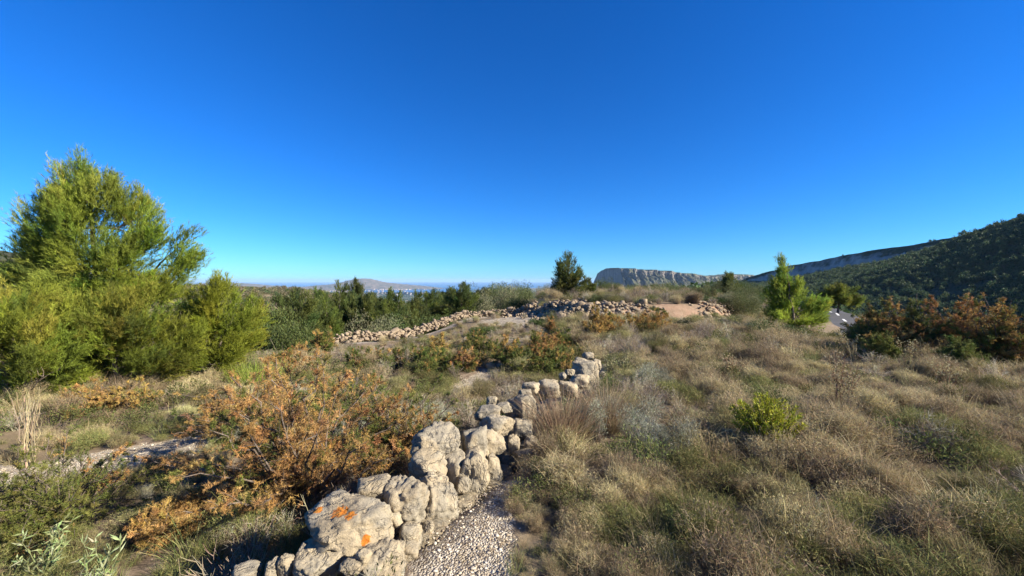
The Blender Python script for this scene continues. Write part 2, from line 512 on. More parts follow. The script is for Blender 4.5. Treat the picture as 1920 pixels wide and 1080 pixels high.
def red_mask(x, y):
    sr = poly_sd(x, y, RUB)
    return sstep(.2, 1., sr) * (1 - sstep(2.5, 6, sr)) * sstep(8, 11, x) * .9 + .55 * (1 - sstep(.5, 2., np.abs(sr))) * sstep(.5, 2, x) * (1 - sstep(24, 30, y))

def make_ground():
    n = 370
    u = np.linspace(-1, 1, n)
    kx = np.arcsinh(70000 / 5.)
    X = 5. * np.sinh(u * kx)
    # denser grid where the camera looks: split y into behind / ahead
    v = np.concatenate([-np.linspace(1, 0, 60)[:-1] * np.arcsinh(40000 / 5.), np.linspace(0, 1, n) * np.arcsinh(70000 / 5.)])
    Yy = 5. * np.sinh(v) + 0.
    gx, gy = np.meshgrid(X, Yy)
    z = H(gx, gy)
    nx, ny = len(X), len(Yy)
    V = np.stack([gx.ravel(), gy.ravel(), z.ravel()], 1)
    i = np.arange(nx * ny).reshape(ny, nx)
    F = np.stack([i[:-1, :-1], i[:-1, 1:], i[1:, 1:], i[1:, :-1]], -1).reshape(-1, 4)
    r = np.hypot(V[:, 0], V[:, 1])
    far = sstep(35, 80, r); plain = sstep(500, 1200, r)
    me = build_mesh('ground', V, F, None, M_ground, True, dict(gravel=gravel_mask(V[:, 0], V[:, 1]), red=red_mask(V[:, 0], V[:, 1]), far=far, plain=plain))
    return tag(obj('ground', me), 'stony dry hillside ground falling away to the coastal plain', 'ground', kind='structure')
make_ground()

# sea
def make_sea():
    t = NT('sea_water')
    p = t.pos()
    t_ = t.principled((.012, .05, .12), .25, .35, t.bump(t.noise(.02, 3, .6, p), .15, 2.))
    m = t.done(t_)
    xs = np.linspace(-200000, 200000, 21); ys = np.linspace(9000, 62000, 16)
    gx, gy = np.meshgrid(xs, ys)
    V = np.stack([gx.ravel(), gy.ravel(), np.full(gx.size, -262.)], 1)
    i = np.arange(gx.size).reshape(gx.shape)
    F = np.stack([i[:-1, :-1], i[:-1, 1:], i[1:, 1:], i[1:, :-1]], -1).reshape(-1, 4)
    tag(obj('sea', build_mesh('sea', V, F, None, m, True)), 'blue sea reaching to the horizon', 'sea', kind='structure')
make_sea()

# road with its white edge dashes
def resample(poly, step):
    p = np.array(poly, float); s = np.r_[0, np.cumsum(np.linalg.norm(np.diff(p, axis=0), axis=1))]
    q = np.arange(0, s[-1], step)
    # smooth by interpolating a softened polyline
    xs = np.interp(q, s, p[:, 0]); ys = np.interp(q, s, p[:, 1])
    k = max(3, int(6 / step)) | 1
    ker = np.hanning(k + 2)[1:-1]; ker /= ker.sum()
    pad = k // 2
    f = lambda a: np.convolve(np.r_[np.full(pad, a[0]), a, np.full(pad, a[-1])], ker, 'valid')
    return np.stack([f(xs), f(ys)], 1)
def make_road():
    t = NT('asphalt'); p = t.pos()
    c = t.ramp(t.noise(30, 5, .6, p), [(.3, (.045, .045, .047)), (.7, (.085, .083, .08))])
    c = t.mix(t.ramp(t.noise(.9, 4, .6, p), [(.4, (0, 0, 0)), (.7, (.5, .5, .5))]), c, (.11, .105, .1))
    ma = t.done(t.principled(c, .85, .25, t.bump(t.noise(120, 3, .6, p), .4, .006)))
    t = NT('white_road_paint'); p = t.pos()
    mp = t.done(t.principled(t.ramp(t.noise(18, 5, .7, p), [(.35, (.45, .44, .42)), (.5, (.75, .74, .71))]), .7, .3))
    c = resample(ROAD, 1.0)
    T = norm(np.gradient(c, axis=0)); N = np.stack([T[:, 1], -T[:, 0]], 1)   # right-hand side
    offs = np.array([-3.4, -2.4, -1.2, 0, 1.0, 1.5])
    zc = base_h(c[:, 0], c[:, 1]) - .02
    V = []
    for k, o in enumerate(offs):
        q = c + N * o
        V.append(np.column_stack([q, zc - .012 * abs(o)]))
    V = np.stack(V, 1); n, m = V.shape[:2]
    i = np.arange(n * m).reshape(n, m)
    F = np.stack([i[:-1, :-1], i[:-1, 1:], i[1:, 1:], i[1:, :-1]], -1).reshape(-1, 4)
    road = tag(obj('road', build_mesh('road', V.reshape(-1, 3), F, None, ma, True)), 'narrow asphalt road dropping away behind the junipers', 'road', kind='structure')
    # dashes
    for k in range(6, n - 4, 5):
        a, b = k, k + 3
        q = np.concatenate([np.column_stack([c[a:b] + N[a:b] * .3, zc[a:b] + .004]), np.column_stack([c[a:b] + N[a:b] * .44, zc[a:b] + .004])])
        L = b - a
        F = [(j, j + L, j + L + 1, j + 1) for j in range(L - 1)]
        obj('road_marking', build_mesh('road_marking', q, np.array(F), None, mp), road)
make_road()

# ------------------------------------------------------------------ mountains
def mountain_mat(name, rock1, rock2, veg1, veg2, scale, lo=.55, hi=.75, bd=3.):
    t = NT(name); p = t.pos()
    nz = t.n('SeparateXYZ'); t.l(t.n('NewGeometry').outputs['Normal'], nz.inputs[0])
    mp = t.n('Mapping'); mp.inputs['Scale'].default_value = (1, 1, .35); t.l(p, mp.inputs['Vector'])
    rk = t.mix(t.ramp(t.noise(scale, 8, .65, mp.outputs[0], .6), [(.35, (0, 0, 0)), (.62, (1, 1, 1))]), rock1, rock2)
    vg = t.mix(t.ramp(t.noise(scale * 2.2, 8, .7, p), [(.4, (0, 0, 0)), (.62, (1, 1, 1))]), veg1, veg2)
    s = t.math('ADD', nz.outputs['Z'], t.math('MULTIPLY_ADD', t.noise(scale * 1.3, 7, .7, p), .6, -.3))
    m = t.ramp(s, [(lo, (0, 0, 0)), (hi, (1, 1, 1))])
    c = t.mix(m, rk, vg)
    return t.done(t.principled(c, .95, .1, t.bump(t.noise(scale * 4, 8, .7, p), .9, bd)))

def grid_faces(nu, nv):
    i = np.arange(nu * nv).reshape(nu, nv)
    return np.stack([i[:-1, :-1], i[1:, :-1], i[1:, 1:], i[:-1, 1:]], -1).reshape(-1, 4)

# wooded mountain on the right: ridge along X ~ 640, falling with distance
RY = np.array([-900, -300, 0, 200, 350, 498, 521, 564, 610, 665, 771, 912, 1046, 1144, 1250, 1500, 1900], float)
RZ = np.array([330, 230, 165, 130, 106, 81.6, 75.5, 66, 60, 57.7, 49, 36, 15.6, -5, -22, -55, -90], float)
CB = [(-900, 0), (420, 0), (500, 5), (530, 10), (565, 14), (605, 18), (646, 22), (713, 26), (800, 30), (880, 36), (960, 30), (1040, 16), (1120, 2), (1900, 0)]
def right_mountain():
    Y = np.linspace(120, 1800, 380)
    v = np.concatenate([np.linspace(0, .72, 60), np.linspace(.72, .80, 24)[1:], np.linspace(.8, 1, 22)[1:]])
    gy, gv = np.meshgrid(Y, v, indexing='ij')
    rz = np.interp(gy, RY, RZ); cb = np.interp(gy, [c[0] for c in CB], [c[1] for c in CB])
    rz = rz + 1.6 * fbm2(gy / 22., 0 * gy, 4, 31) * (1 - 0 * gy)
    xf = 265 + 40 * fbm2(gy / 170., 0 * gy + 3, 3, 33)
    foot = -52.
    xr = 640 + 10 * fbm2(gy / 60., 0 * gy + 9, 4, 35)
    # slope from foot to cliff base (v 0..0.72), cliff (..0.80), cap and far side
    a = np.clip(gv / .72, 0, 1)
    zb = rz - cb
    gul = fbm2(gy / 95., a * 2.2, 4, 37)
    x1 = xf + (xr - 14 - xf) * a
    z1 = foot + (zb - foot) * (a ** 1.25) + gul * 9 * np.sin(np.pi * a) ** .8
    c = np.clip((gv - .72) / .08, 0, 1)
    butt = fbm2(gy / 14., c * .8, 4, 39)
    x2 = xr - 14 + 14 * c ** 1.6 + butt * 5 * np.sin(np.pi * np.clip(c, 0, 1)) * np.minimum(cb / 10, 1)
    z2 = zb + cb * c
    b = np.clip((gv - .8) / .2, 0, 1)
    x3 = xr + 500 * b
    z3 = rz + 4 * b - 120 * b ** 1.5
    x = np.where(gv <= .72, x1, np.where(gv <= .8, x2, x3))
    z = np.where(gv <= .72, z1, np.where(gv <= .8, z2, z3))
    V = np.stack([x.ravel(), gy.ravel(), z.ravel()], 1)
    m = mountain_mat('wooded_mountain', (.45, .36, .315), (.26, .225, .205), (.03, .046, .022), (.06, .064, .036), .06, .42, .62, 1.5)
    tag(obj('mountain', build_mesh('mountain', V, grid_faces(*gy.shape)[:, ::-1], None, m, True)), 'long wooded mountain in shade with a band of grey cliffs under its ridge', 'mountain', kind='structure')
    # sample tree positions on the slope
    Z = z.reshape(gy.shape); Xg = x.reshape(gy.shape)
    return Y, v, Xg, Z
MTN = right_mountain()

# limestone massif far off
def far_massif():
    sil = [(1128, 531), (1131, 525), (1137, 512), (1150, 504.5), (1158, 501.5), (1167, 501.5), (1185, 502), (1200, 502), (1225, 506), (1240, 504), (1262, 508), (1271, 506), (1290, 510), (1320, 513), (1350, 517.5), (1375, 515.5), (1400, 513.5), (1422, 514.5), (1470, 520), (1560, 530)]
    dep = [(1128, 4300), (1150, 3900), (1171, 3420), (1200, 3400), (1300, 3450), (1400, 3800), (1560, 4300)]
    px = np.concatenate([np.linspace(1128, 1440, 330), np.linspace(1441, 1560, 40)])
    v = np.concatenate([np.linspace(0, .35, 14), np.linspace(.35, .85, 44)[1:], np.linspace(.85, 1, 12)[1:]])
    gp, gv = np.meshgrid(px, v, indexing='ij')
    Yd = np.interp(gp, *zip(*dep)); py = np.interp(gp, *zip(*sil))
    Yd = Yd + 40 * fbm2(gp / 9., 0 * gp, 4, 41)
    top = CAM_Z + (HZ - py) / FPX * (Yd + 140)
    top = top + 9 * fbm2(gp / 5., 0 * gp, 4, 43)
    base = -130.
    cl = .45 + .22 * fbm2(gp / 14., 0 * gp + 5, 3, 45)   # share of the height taken by talus
    ta = np.clip(gv / .35, 0, 1); ca = np.clip((gv - .35) / .5, 0, 1); pa = np.clip((gv - .85) / .15, 0, 1)
    hgt = np.maximum(top - base, 5)
    z = base + hgt * (cl * ta + (1 - cl) * (ca * .93 + .07 * pa))
    yb = Yd - 330 * (1 - ta)
    rid = 1 - np.abs(fbm2(gp / 11. + .5 * ca, ca * 1.3, 5, 47, .62)) * 2.6 + .6 * fbm2(gp / 26., ca * .7, 3, 49)
    yb = yb + 120 * ca + rid * 48 * np.sin(np.pi * np.clip(ca, .08, .98)) + 320 * pa
    yb = yb + 10 * fbm2(gp / 1.2, gv * 14, 3, 48) * (gv > .35)
    xs = (gp - 960) / FPX * Yd
    V = np.stack([xs.ravel(), yb.ravel(), z.ravel()], 1)
    # back side
    m = mountain_mat('far_limestone', (.27, .235, .20), (.13, .118, .105), (.05, .062, .034), (.10, .092, .058), .02, .34, .56, 14.)
    tag(obj('mountain', build_mesh('mountain', V, grid_faces(*gp.shape)[:, ::-1], None, m, True)), 'pale limestone cliffs of the flat-topped massif on the skyline', 'mountain', kind='structure')
far_massif()

def dome_hill(name, label, cx, cy, prof, depth, base, seed, mat, namp=8, nu=140):
    """hill with a given skyline (x offsets, heights) seen along +Y"""
    xs = np.linspace(prof[0][0], prof[-1][0], nu); w = np.linspace(-1, 1, 40)
    gx, gw = np.meshgrid(xs, w, indexing='ij')
    top = np.interp(gx, *zip(*prof))
    z = base + (top - base) * np.clip(1 - gw ** 2, 0, 1) ** .9
    z = z + namp * fbm2(gx / (depth * .12), gw * 8, 5, seed) * np.clip((top - base) / 60, .1, 1)
    V = np.stack([(cx + gx).ravel(), (cy + gw * depth).ravel(), z.ravel()], 1)
    tag(obj(name, build_mesh(name, V, grid_faces(*gx.shape)[:, ::-1], None, mat, True)), label, 'hill', kind='structure')
M_far = mountain_mat('coastal_hill', (.26, .2, .16), (.2, .17, .13), (.07, .07, .04), (.20, .15, .11), .004, .3, .6, 30.)
def prof_px(pts, Y, cx):
    return [((p - 960) / FPX * Y - cx, CAM_Z + (HZ - q) / FPX * Y) for p, q in pts]
_c = (680 - 960) / FPX * 12800
dome_hill('hill', 'bare purplish hill standing alone on the coast before the sea', _c, 12800, prof_px([(560, 541), (590, 535.5), (620, 533.5), (640, 530), (655, 525.5), (668, 522.8), (680, 522), (694, 522.8), (706, 525.5), (722, 529.5), (745, 532), (770, 534), (800, 537), (830, 541)], 12800, _c), 900, -268, 51, M_far, 14)
_c = (430 - 960) / FPX * 12000
dome_hill('hill', 'low grey headland on the coast beside the tall pine', _c, 12000, prof_px([(300, 541), (370, 533), (390, 530.5), (405, 529), (425, 529.3), (445, 530.5), (470, 532), (500, 535), (560, 541)], 12000, _c), 900, -266, 53, M_far, 10)
_c = (540 - 960) / FPX * 10500
dome_hill('hill', 'low rise carrying a white town before the sea', _c, 10500, prof_px([(470, 547), (510, 540), (540, 537.5), (575, 538), (600, 540.5), (640, 545), (680, 548)], 10500, _c), 600, -262, 54, M_far, 6)
# shaded hill at the far left, behind the tall pine
M_lefthill = mountain_mat('left_hill', (.2, .17, .15), (.14, .12, .11), (.035, .045, .02), (.09, .08, .045), .05, .3, .55, 2.)
_c = (-200 - 960) / FPX * 520
dome_hill('hill', 'dark wooded hill behind the tall pine at the picture edge', _c, 520, prof_px([(-700, 380), (-300, 430), (-60, 465), (10, 474), (60, 482), (130, 505), (220, 530), (320, 548), (400, 560)], 520, _c), 130, -14, 55, M_lefthill, 6)

# far-off town: small pale houses, uncountable at this distance
def far_town():
    t = NT('far_plaster'); rnd = t.n('ObjectInfo')
    m = t.done(t.principled(t.attr('col', False), .8, .2))
    g = Geo()
    def houses(n, px0, px1, Y0, Y1, big, dens_c=None, spread=None):
        px = rng.uniform(px0, px1, n) if dens_c is None else rng.normal(dens_c, spread, n)
        Yv = rng.uniform(Y0, Y1, n); X = (px - 960) / FPX * Yv
        zz = H(X, Yv)
        # stand on the coastal hills where they rise above the plain
        for i in range(n):
            w, d, h = rng.uniform(.6, 1.5) * big, rng.uniform(.6, 1.3) * big, rng.uniform(.35, .8) * big
            z0 = max(zz[i], -262) - 2
            h += zextra(px[i], Yv[i], z0)
            x, y = X[i], Yv[i]
            V = np.array([(sx * w / 2 + x, sy * d / 2 + y, z) for z in (z0, z0 + h) for sx, sy in ((-1, -1), (1, -1), (1, 1), (-1, 1))])
            # low pitched roof
            V = np.vstack([V, [(x - w / 2, y, z0 + h + .25 * d), (x + w / 2, y, z0 + h + .25 * d)]])
            F = np.array([(0, 1, 5), (0, 5, 4), (1, 2, 6), (1, 6, 5), (2, 3, 7), (2, 7, 6), (3, 0, 4), (3, 4, 7), (4, 5, 9), (4, 9, 8), (6, 7, 8), (6, 8, 9), (7, 4, 8), (5, 6, 9)])
            C = np.tile(np.array([.36, .32, .27]) * rng.uniform(.4, 1.2), (10, 1)); C[8:] = (.55, .4, .32)
            g.add(V, F, C)
    def zextra(px, Y, z0):
        return 0
    houses(260, 380, 800, 7000, 12500, 22)
    houses(150, 0, 0, 8600, 9200, 30, 556, 20)
    houses(60, 0, 0, 9000, 9700, 30, 640, 14)
    houses(45, 0, 0, 11000, 11500, 28, 745, 18)
    houses(30, 0, 0, 7600, 8100, 18, 700, 45)
    houses(50, 0, 0, 8800, 9400, 34, 408, 7)
    houses(50, 0, 0, 9300, 9900, 28, 460, 16)
    o = obj('distant_town', g.mesh('distant_town', m)); tag(o, 'scatter of tiny white houses on the hazy coastal plain', 'town', kind='stuff')
far_town()
#@@VEG
# ------------------------------------------------------------------ rocks
_ico = {}
def ico(sub):
    if sub not in _ico:
        import bmesh
        bm = bmesh.new(); bmesh.ops.create_icosphere(bm, subdivisions=sub, radius=1.)
        bm.verts.ensure_lookup_table()
        V = np.array([v.co[:] for v in bm.verts]); F = np.array([[v.index for v in f.verts] for f in bm.faces])
        bm.free(); _ico[sub] = (norm(V), F)
    return _ico[sub]

def rock_shape(sub, seed, planes=13, soft=9., rough=.10, fine=.03, dents=.10, chips=0.):
    """unit boulder: a soft intersection of random planes, worn and dented"""
    r_ = np.random.default_rng(seed)
    V, F = ico(sub)
    ax = np.concatenate([np.eye(3), -np.eye(3)])
    n = norm(np.concatenate([ax + r_.normal(size=(6, 3)) * .24, r_.normal(size=(planes, 3))]))
    d = np.concatenate([r_.uniform(.7, 1., 6), r_.uniform(.88, 1.2, planes)])
    q = np.clip(V @ n.T, 1e-3, None) / d
    rad = 1. / (np.sum(q ** soft, 1) ** (1. / soft))
    rad = np.minimum(rad, 1.25)
    P = V * rad[:, None]
    off = r_.uniform(-50, 50, 3)
    rad2 = 1 + rough * fbm(P * 1.7 + off, 3, 1) + fine * fbm(P * 6 + off, 4, 2, .6)
    cr = 1 - np.abs(fbm(P * 1.5 + off * 1.7, 4, 5)) * 5
    rad2 = rad2 - dents * np.clip(cr, 0, 1) ** 2
    chip = np.clip(np.abs(fbm(P * 2.6 + off * .7, 4, 8, .55)) * 3 - .25, -.25, .6)
    rad2 = rad2 - chips * chip
    P = P * rad2[:, None]
    P = P / np.abs(P).max(0)
    return P, F

def rot_z(P, a):
    c, s = math.cos(a), math.sin(a)
    return P @ np.array([[c, s, 0], [-s, c, 0], [0, 0, 1]])

# near wall: px, py, width, height (photo pixels), distance
STONES = [
    (662, 985, 178, 104, 2.30), (588, 1062, 98, 84, 2.10), (537, 1064, 27, 50, 2.08), (510, 1070, 26, 48, 2.06), (457, 1080, 50, 44, 2.05), (720, 1070, 96, 84, 2.12), (680, 1043, 30, 27, 2.08), (663, 1061, 46, 22, 2.04),
    (698, 925, 64, 60, 2.62), (760, 945, 86, 94, 2.60), (740, 974, 72, 58, 2.52), (815, 948, 88, 100, 2.72), (768, 1003, 42, 47, 2.42), (768, 1036, 34, 34, 2.32), (747, 1030, 25, 28, 2.28), (802, 996, 22, 34, 2.52), (871, 951, 30, 30, 2.85),
    (803, 877, 68, 68, 2.98), (822, 836, 94, 76, 3.15), (893, 835, 56, 66, 3.28), (888, 880, 58, 78, 3.08), (850, 882, 52, 70, 3.06), (866, 909, 27, 36, 2.94), (926, 880, 36, 62, 3.22), (928, 795, 70, 46, 3.62), (922, 830, 52, 52, 3.48),
    (981, 805, 38, 42, 3.82), (1000, 836, 36, 40, 3.62), (985, 861, 44, 34, 3.46), (964, 835, 21, 36, 3.6), (985, 764, 44, 50, 4.22), (966, 768, 36, 42, 4.26), (915, 776, 46, 32, 4.0), (960, 756, 19, 19, 4.3), (922, 752, 20, 18, 4.3), (945, 765, 30, 20, 4.15),
    (995, 727, 33, 28, 4.75), (984, 737, 24, 17, 4.6), (1029, 730, 45, 33, 4.85), (1064, 729, 37, 33, 5.0), (1085, 717, 42, 31, 5.3), (1038, 717, 15, 13, 5.05), (1098, 692, 50, 47, 5.95), (1104, 668, 24, 14, 6.4), (1104, 712, 25, 21, 5.6), (1120, 684, 20, 20, 6.2), (1068, 699, 19, 17, 5.7), (1054, 706, 15, 15, 5.5)]
def near_wall():
    root = empty('dry_stone_wall', (-.4, 3.0, Hs(-.4, 3.0)))
    tag(root, 'low dry wall of weathered limestone boulders running away through the scrub', 'stone wall')
    bpy.context.view_layer.update()
    rl = np.array(root.location)
    pos = []
    for k, (px, py, w, h, Y) in enumerate(STONES):
        sub = 5 if w * h > 6500 else 4
        P, F = rock_shape(sub, 300 + k, planes=int(4 + k % 4), soft=11 + (k * 5 % 12), rough=.10, fine=.035, dents=.12, chips=.10)
        P = rot_z(P, rng.uniform(-.5, .5)); P = P / np.abs(P).max(0)
        sc = np.array([w * .555, (w * .6 + h * .4) * .54, h * .53]) / FPX * Y
        c = px2w(px, py, Y + sc[1] * .25)
        tilt = rng.uniform(-.15, .15)
        P = P * sc
        at = {}
        mat = M_rock
        if k == 0:
            # patches of orange lichen on the shoulder of the first boulder
            def f(qx, qy, r):
                W_ = P + c; u_ = 960 + W_[:, 0] / W_[:, 1] * FPX; w_ = HZ - (W_[:, 2] - CAM_Z) / W_[:, 1] * FPX
                cand = np.argsort(np.hypot(u_ - qx, w_ - qy))[:25]
                ctr_ = P[cand[np.argmin(P[cand, 1])]]
                return np.clip(1.15 - np.linalg.norm((P - ctr_) / (np.array([r[0], (r[0] + r[1]) * .5, r[1]]) / FPX * Y), axis=1), 0, 1)
            at['lichen'] = np.maximum.reduce([f(596, 949, (17, 13)), f(633, 954, (26, 18)), f(652, 962, (18, 16)), f(691, 1016, (14, 14))])
            mat = M_rock_lichen
        me = build_mesh('stone', P, F, None, mat, True, at)
        o = obj('stone', me, root, tuple(c - rl))
        if k == 0: o['label'] = 'boulder with bright orange lichen patches'
        pos.append((c, sc))
    # hidden footing course that carries them, and the lower left face
    wl = np.array(WALL[1:-1]); s = np.r_[0, np.cumsum(np.linalg.norm(np.diff(wl, axis=0), axis=1))]
    var = [rock_shape(3, 700 + j, planes=11)[0] for j in range(6)]; F3 = ico(3)[1]
    mes = [build_mesh('stone', v, F3, None, M_rock, True) for v in var]
    q = .25
    while q < s[-1] - .2:
        x, y = np.interp(q, s, wl[:, 0]), np.interp(q, s, wl[:, 1])
        for side, dz in ((-.20, -.16), (-.24, -.36), (.0, -.12)):
            d = np.array([-(np.interp(q + .1, s, wl[:, 1]) - y), np.interp(q + .1, s, wl[:, 0]) - x]); d /= np.linalg.norm(d)
            sz = rng.uniform(.13, .19)
            p = np.array([x - d[0] * side + rng.normal() * .03, y - d[1] * side + rng.normal() * .03, dz * (1 - .5 * sstep(5, 8, y)) + rng.normal() * .02])
            o = obj('stone', mes[rng.integers(6)], root, tuple(p - rl)); o.rotation_euler = (0, 0, rng.uniform(0, 6.28))
            o.scale = (sz * rng.uniform(.9, 1.3), sz, sz * rng.uniform(.75, .95))
        q += rng.uniform(.26, .34)
near_wall()

# loose rocks lying about
LOOSE = [(322, 740, 44, 26, 'pale flat rock lying in front of the tall pine', .0), (425, 671, 26, 24, 'pale block of rock under the young bright pine', 0), (862, 678, 16, 12, 'small pale rock in the lower scrub, leftmost of three', 0), (876, 661, 17, 13, 'small pale rock in the lower scrub, uppermost of three', 0), (921, 686, 20, 15, 'small pale rock in the lower scrub nearest the wall', 0), (1284, 642, 12, 9, 'small white rock lying in grey scrub before the rubble wall', 0), (1212, 784, 16, 22, 'grey stone half hidden in the straw-coloured grass', 0), (1361, 655, 14, 9, 'small whitish rock in scrub before the dark mound bush', 0)]
for k, (px, py, w, h, lab, dz) in enumerate(LOOSE):
    # find the distance where the pixel's ray meets the ground
    Yv = np.linspace(2, 40, 1500); P = px2w(px, py + h * .3, Yv)
    hz = H((px - 960) / FPX * Yv, Yv); zz = CAM_Z - (py + h * .3 - HZ) / FPX * Yv
    i = int(np.argmax(zz < hz)) or 700; Y = Yv[i]
    P, F = rock_shape(3, 900 + k, planes=10, soft=12)
    sc = np.array([w * .55, w * .45, h * .6]) / FPX * Y
    c = px2w(px, py, Y)
    tag(obj('rock', build_mesh('rock', P * sc, F, None, M_rock, True), None, tuple(c)), lab, 'rock')

def ray_ground(px, py, y0=1.6, y1=60):
    Yv = np.geomspace(y0, y1, 1200)
    hz = H((px - 960) / FPX * Yv, Yv); zz = CAM_Z - (py - HZ) / FPX * Yv
    m = zz < hz
    i = int(np.argmax(m)) if m.any() else len(Yv) - 1
    Y = Yv[i]
    return np.array([(px - 960) / FPX * Y, Y, hz[i]])

# rubble walls: every stone a piece of its wall; those beyond the first 300 in one mass
RVAR = [rock_shape(2, 1200 + j, planes=4, soft=90, rough=.06, fine=.05, dents=.0) for j in range(8)]
RVM = [build_mesh('stone', p, f, None, M_rubble, False) for p, f in RVAR]
def stone_heap(name, label, pts, sizes, cat='stone wall'):
    """pts (n,3): nearest 300 single, rest one mass"""
    o_ = np.argsort(-(sizes / pts[:, 1]))
    root = empty(name, tuple(pts.mean(0) - [0, 0, .3])); tag(root, label, cat)
    rl = np.array(root.location)
    for i in o_[:300]:
        o = obj('stone', RVM[rng.integers(8)], root, tuple(pts[i] - rl))
        o.rotation_euler = tuple(rng.uniform(-.6, .6, 2)) + (rng.uniform(0, 6.28),)
        k = sizes[i]; o.scale = (k * rng.uniform(.8, 1.7), k * rng.uniform(.7, 1.1), k * rng.uniform(.4, .9))
    if len(pts) > 300:
        g = Geo()
        for i in o_[300:]:
            p, f = RVAR[rng.integers(8)]
            k = sizes[i]
            P = rot_z(p * np.array([k * rng.uniform(.8, 1.5), k, k * rng.uniform(.5, .9)]), rng.uniform(0, 6.28)) + pts[i] - rl
            g.add(P, f, (.4, .35, .3))
        o = obj('stone_rubble', g.mesh('stone_rubble', M_rubble), root); o['kind'] = 'stuff'

def along(poly, n, lat, rag=1.1):
    p = np.array(poly, float); s = np.r_[0, np.cumsum(np.linalg.norm(np.diff(p, axis=0), axis=1))]
    q = rng.uniform(0, s[-1], n * 3); q = q[np.argsort(-(fbm2(q / 1.3, 0 * q + n, 3, 77) * rag + rng.uniform(-.6, .6, n * 3)))][:n]
    x = np.interp(q, s, p[:, 0]); y = np.interp(q, s, p[:, 1])
    dx = np.interp(q + .05, s, p[:, 0]) - np.interp(q - .05, s, p[:, 0]); dy = np.interp(q + .05, s, p[:, 1]) - np.interp(q - .05, s, p[:, 1])
    L = np.hypot(dx, dy); l = rng.normal(size=n) * lat
    return x - dy / L * l, y + dx / L * l, l
# terrace wall on the left edge of the lower field
x, y, l = along([(-6.9, 14.9), (-6.3, 15.6), (-4.3, 18.8), (-2.0, 22.4), (-.2, 23.0), (1.2, 21.6)], 1200, .24, .35)
sz = rng.lognormal(-2.78, .36, 1200).clip(.035, .2)
zz = H(x + .45, y - .45) + np.clip(.38 - np.abs(l) * .7, .0, .4) * rng.uniform(.1, 1, 1200)
stone_heap('terrace_wall', 'long low wall of pale broken stone edging the lower field before the trees', np.stack([x, y, zz], 1), sz)
# tumbled rubble bank under the upper terrace
x, y, l = along([(2.2, 18.4), (2.4, 17.4), (4., 16.7), (7., 16.5), (9., 17.1)], 1300, .5)
sz = rng.lognormal(-2.75, .42, 1300).clip(.035, .24)
stone_heap('rubble_wall', 'tumbled bank of reddish grey rubble behind the brown junipers', np.stack([x, y, H(x, y) + rng.uniform(-.06, .07, 1300)], 1), sz)
x, y, l = along([(9.2, 17.6), (10.3, 18.6), (11.6, 20.5), (13.2, 23.4)], 420, .7)
sz = rng.lognormal(-2.75, .4, 420).clip(.03, .2)
stone_heap('rubble_bank', 'sunlit stony bank between the rubble wall and the bright green pine', np.stack([x, y, H(x, y) + rng.uniform(-.04, .1, 420)], 1), sz, 'stone bank')
x, y, l = along([(.2, 22.5), (1.6, 20.6), (2.4, 19.2), (2.4, 18.0)], 330, .6)
sz = rng.uniform(.04, .12, 330)
stone_heap('rubble_heap', 'scattered pale stones below the lone pine with the bare trunk', np.stack([x, y, H(x, y) + rng.uniform(-.03, .12, 330)], 1), sz, 'stone heap')

# ------------------------------------------------------------------ pines
PINE_SUN = [(.225, .265, .034), (.17, .215, .03), (.28, .30, .047), (.12, .16, .03)]
def shoots(g, P, D, ls, nn, nl, w, C):
    m = len(P)
    t = rng.uniform(0, 1, (m, nn)); a = rng.uniform(.3, 1.0, (m, nn))
    Dn = np.repeat(D, nn, 0); rad = perp(Dn)
    ar = a.reshape(-1, 1)
    nd = norm(Dn * np.cos(ar) + rad * np.sin(ar) + np.array([0, 0, .12]))
    B = np.repeat(P, nn, 0) + Dn * (np.broadcast_to(ls, (m,)).repeat(nn) * t.ravel())[:, None]
    Cn = np.repeat(C, nn, 0) * (1 + rng.normal(size=(m * nn, 1)) * .12)
    blades(g, B, nd, nl * rng.uniform(.7, 1.25, m * nn), w, np.clip(Cn, .004, .9))

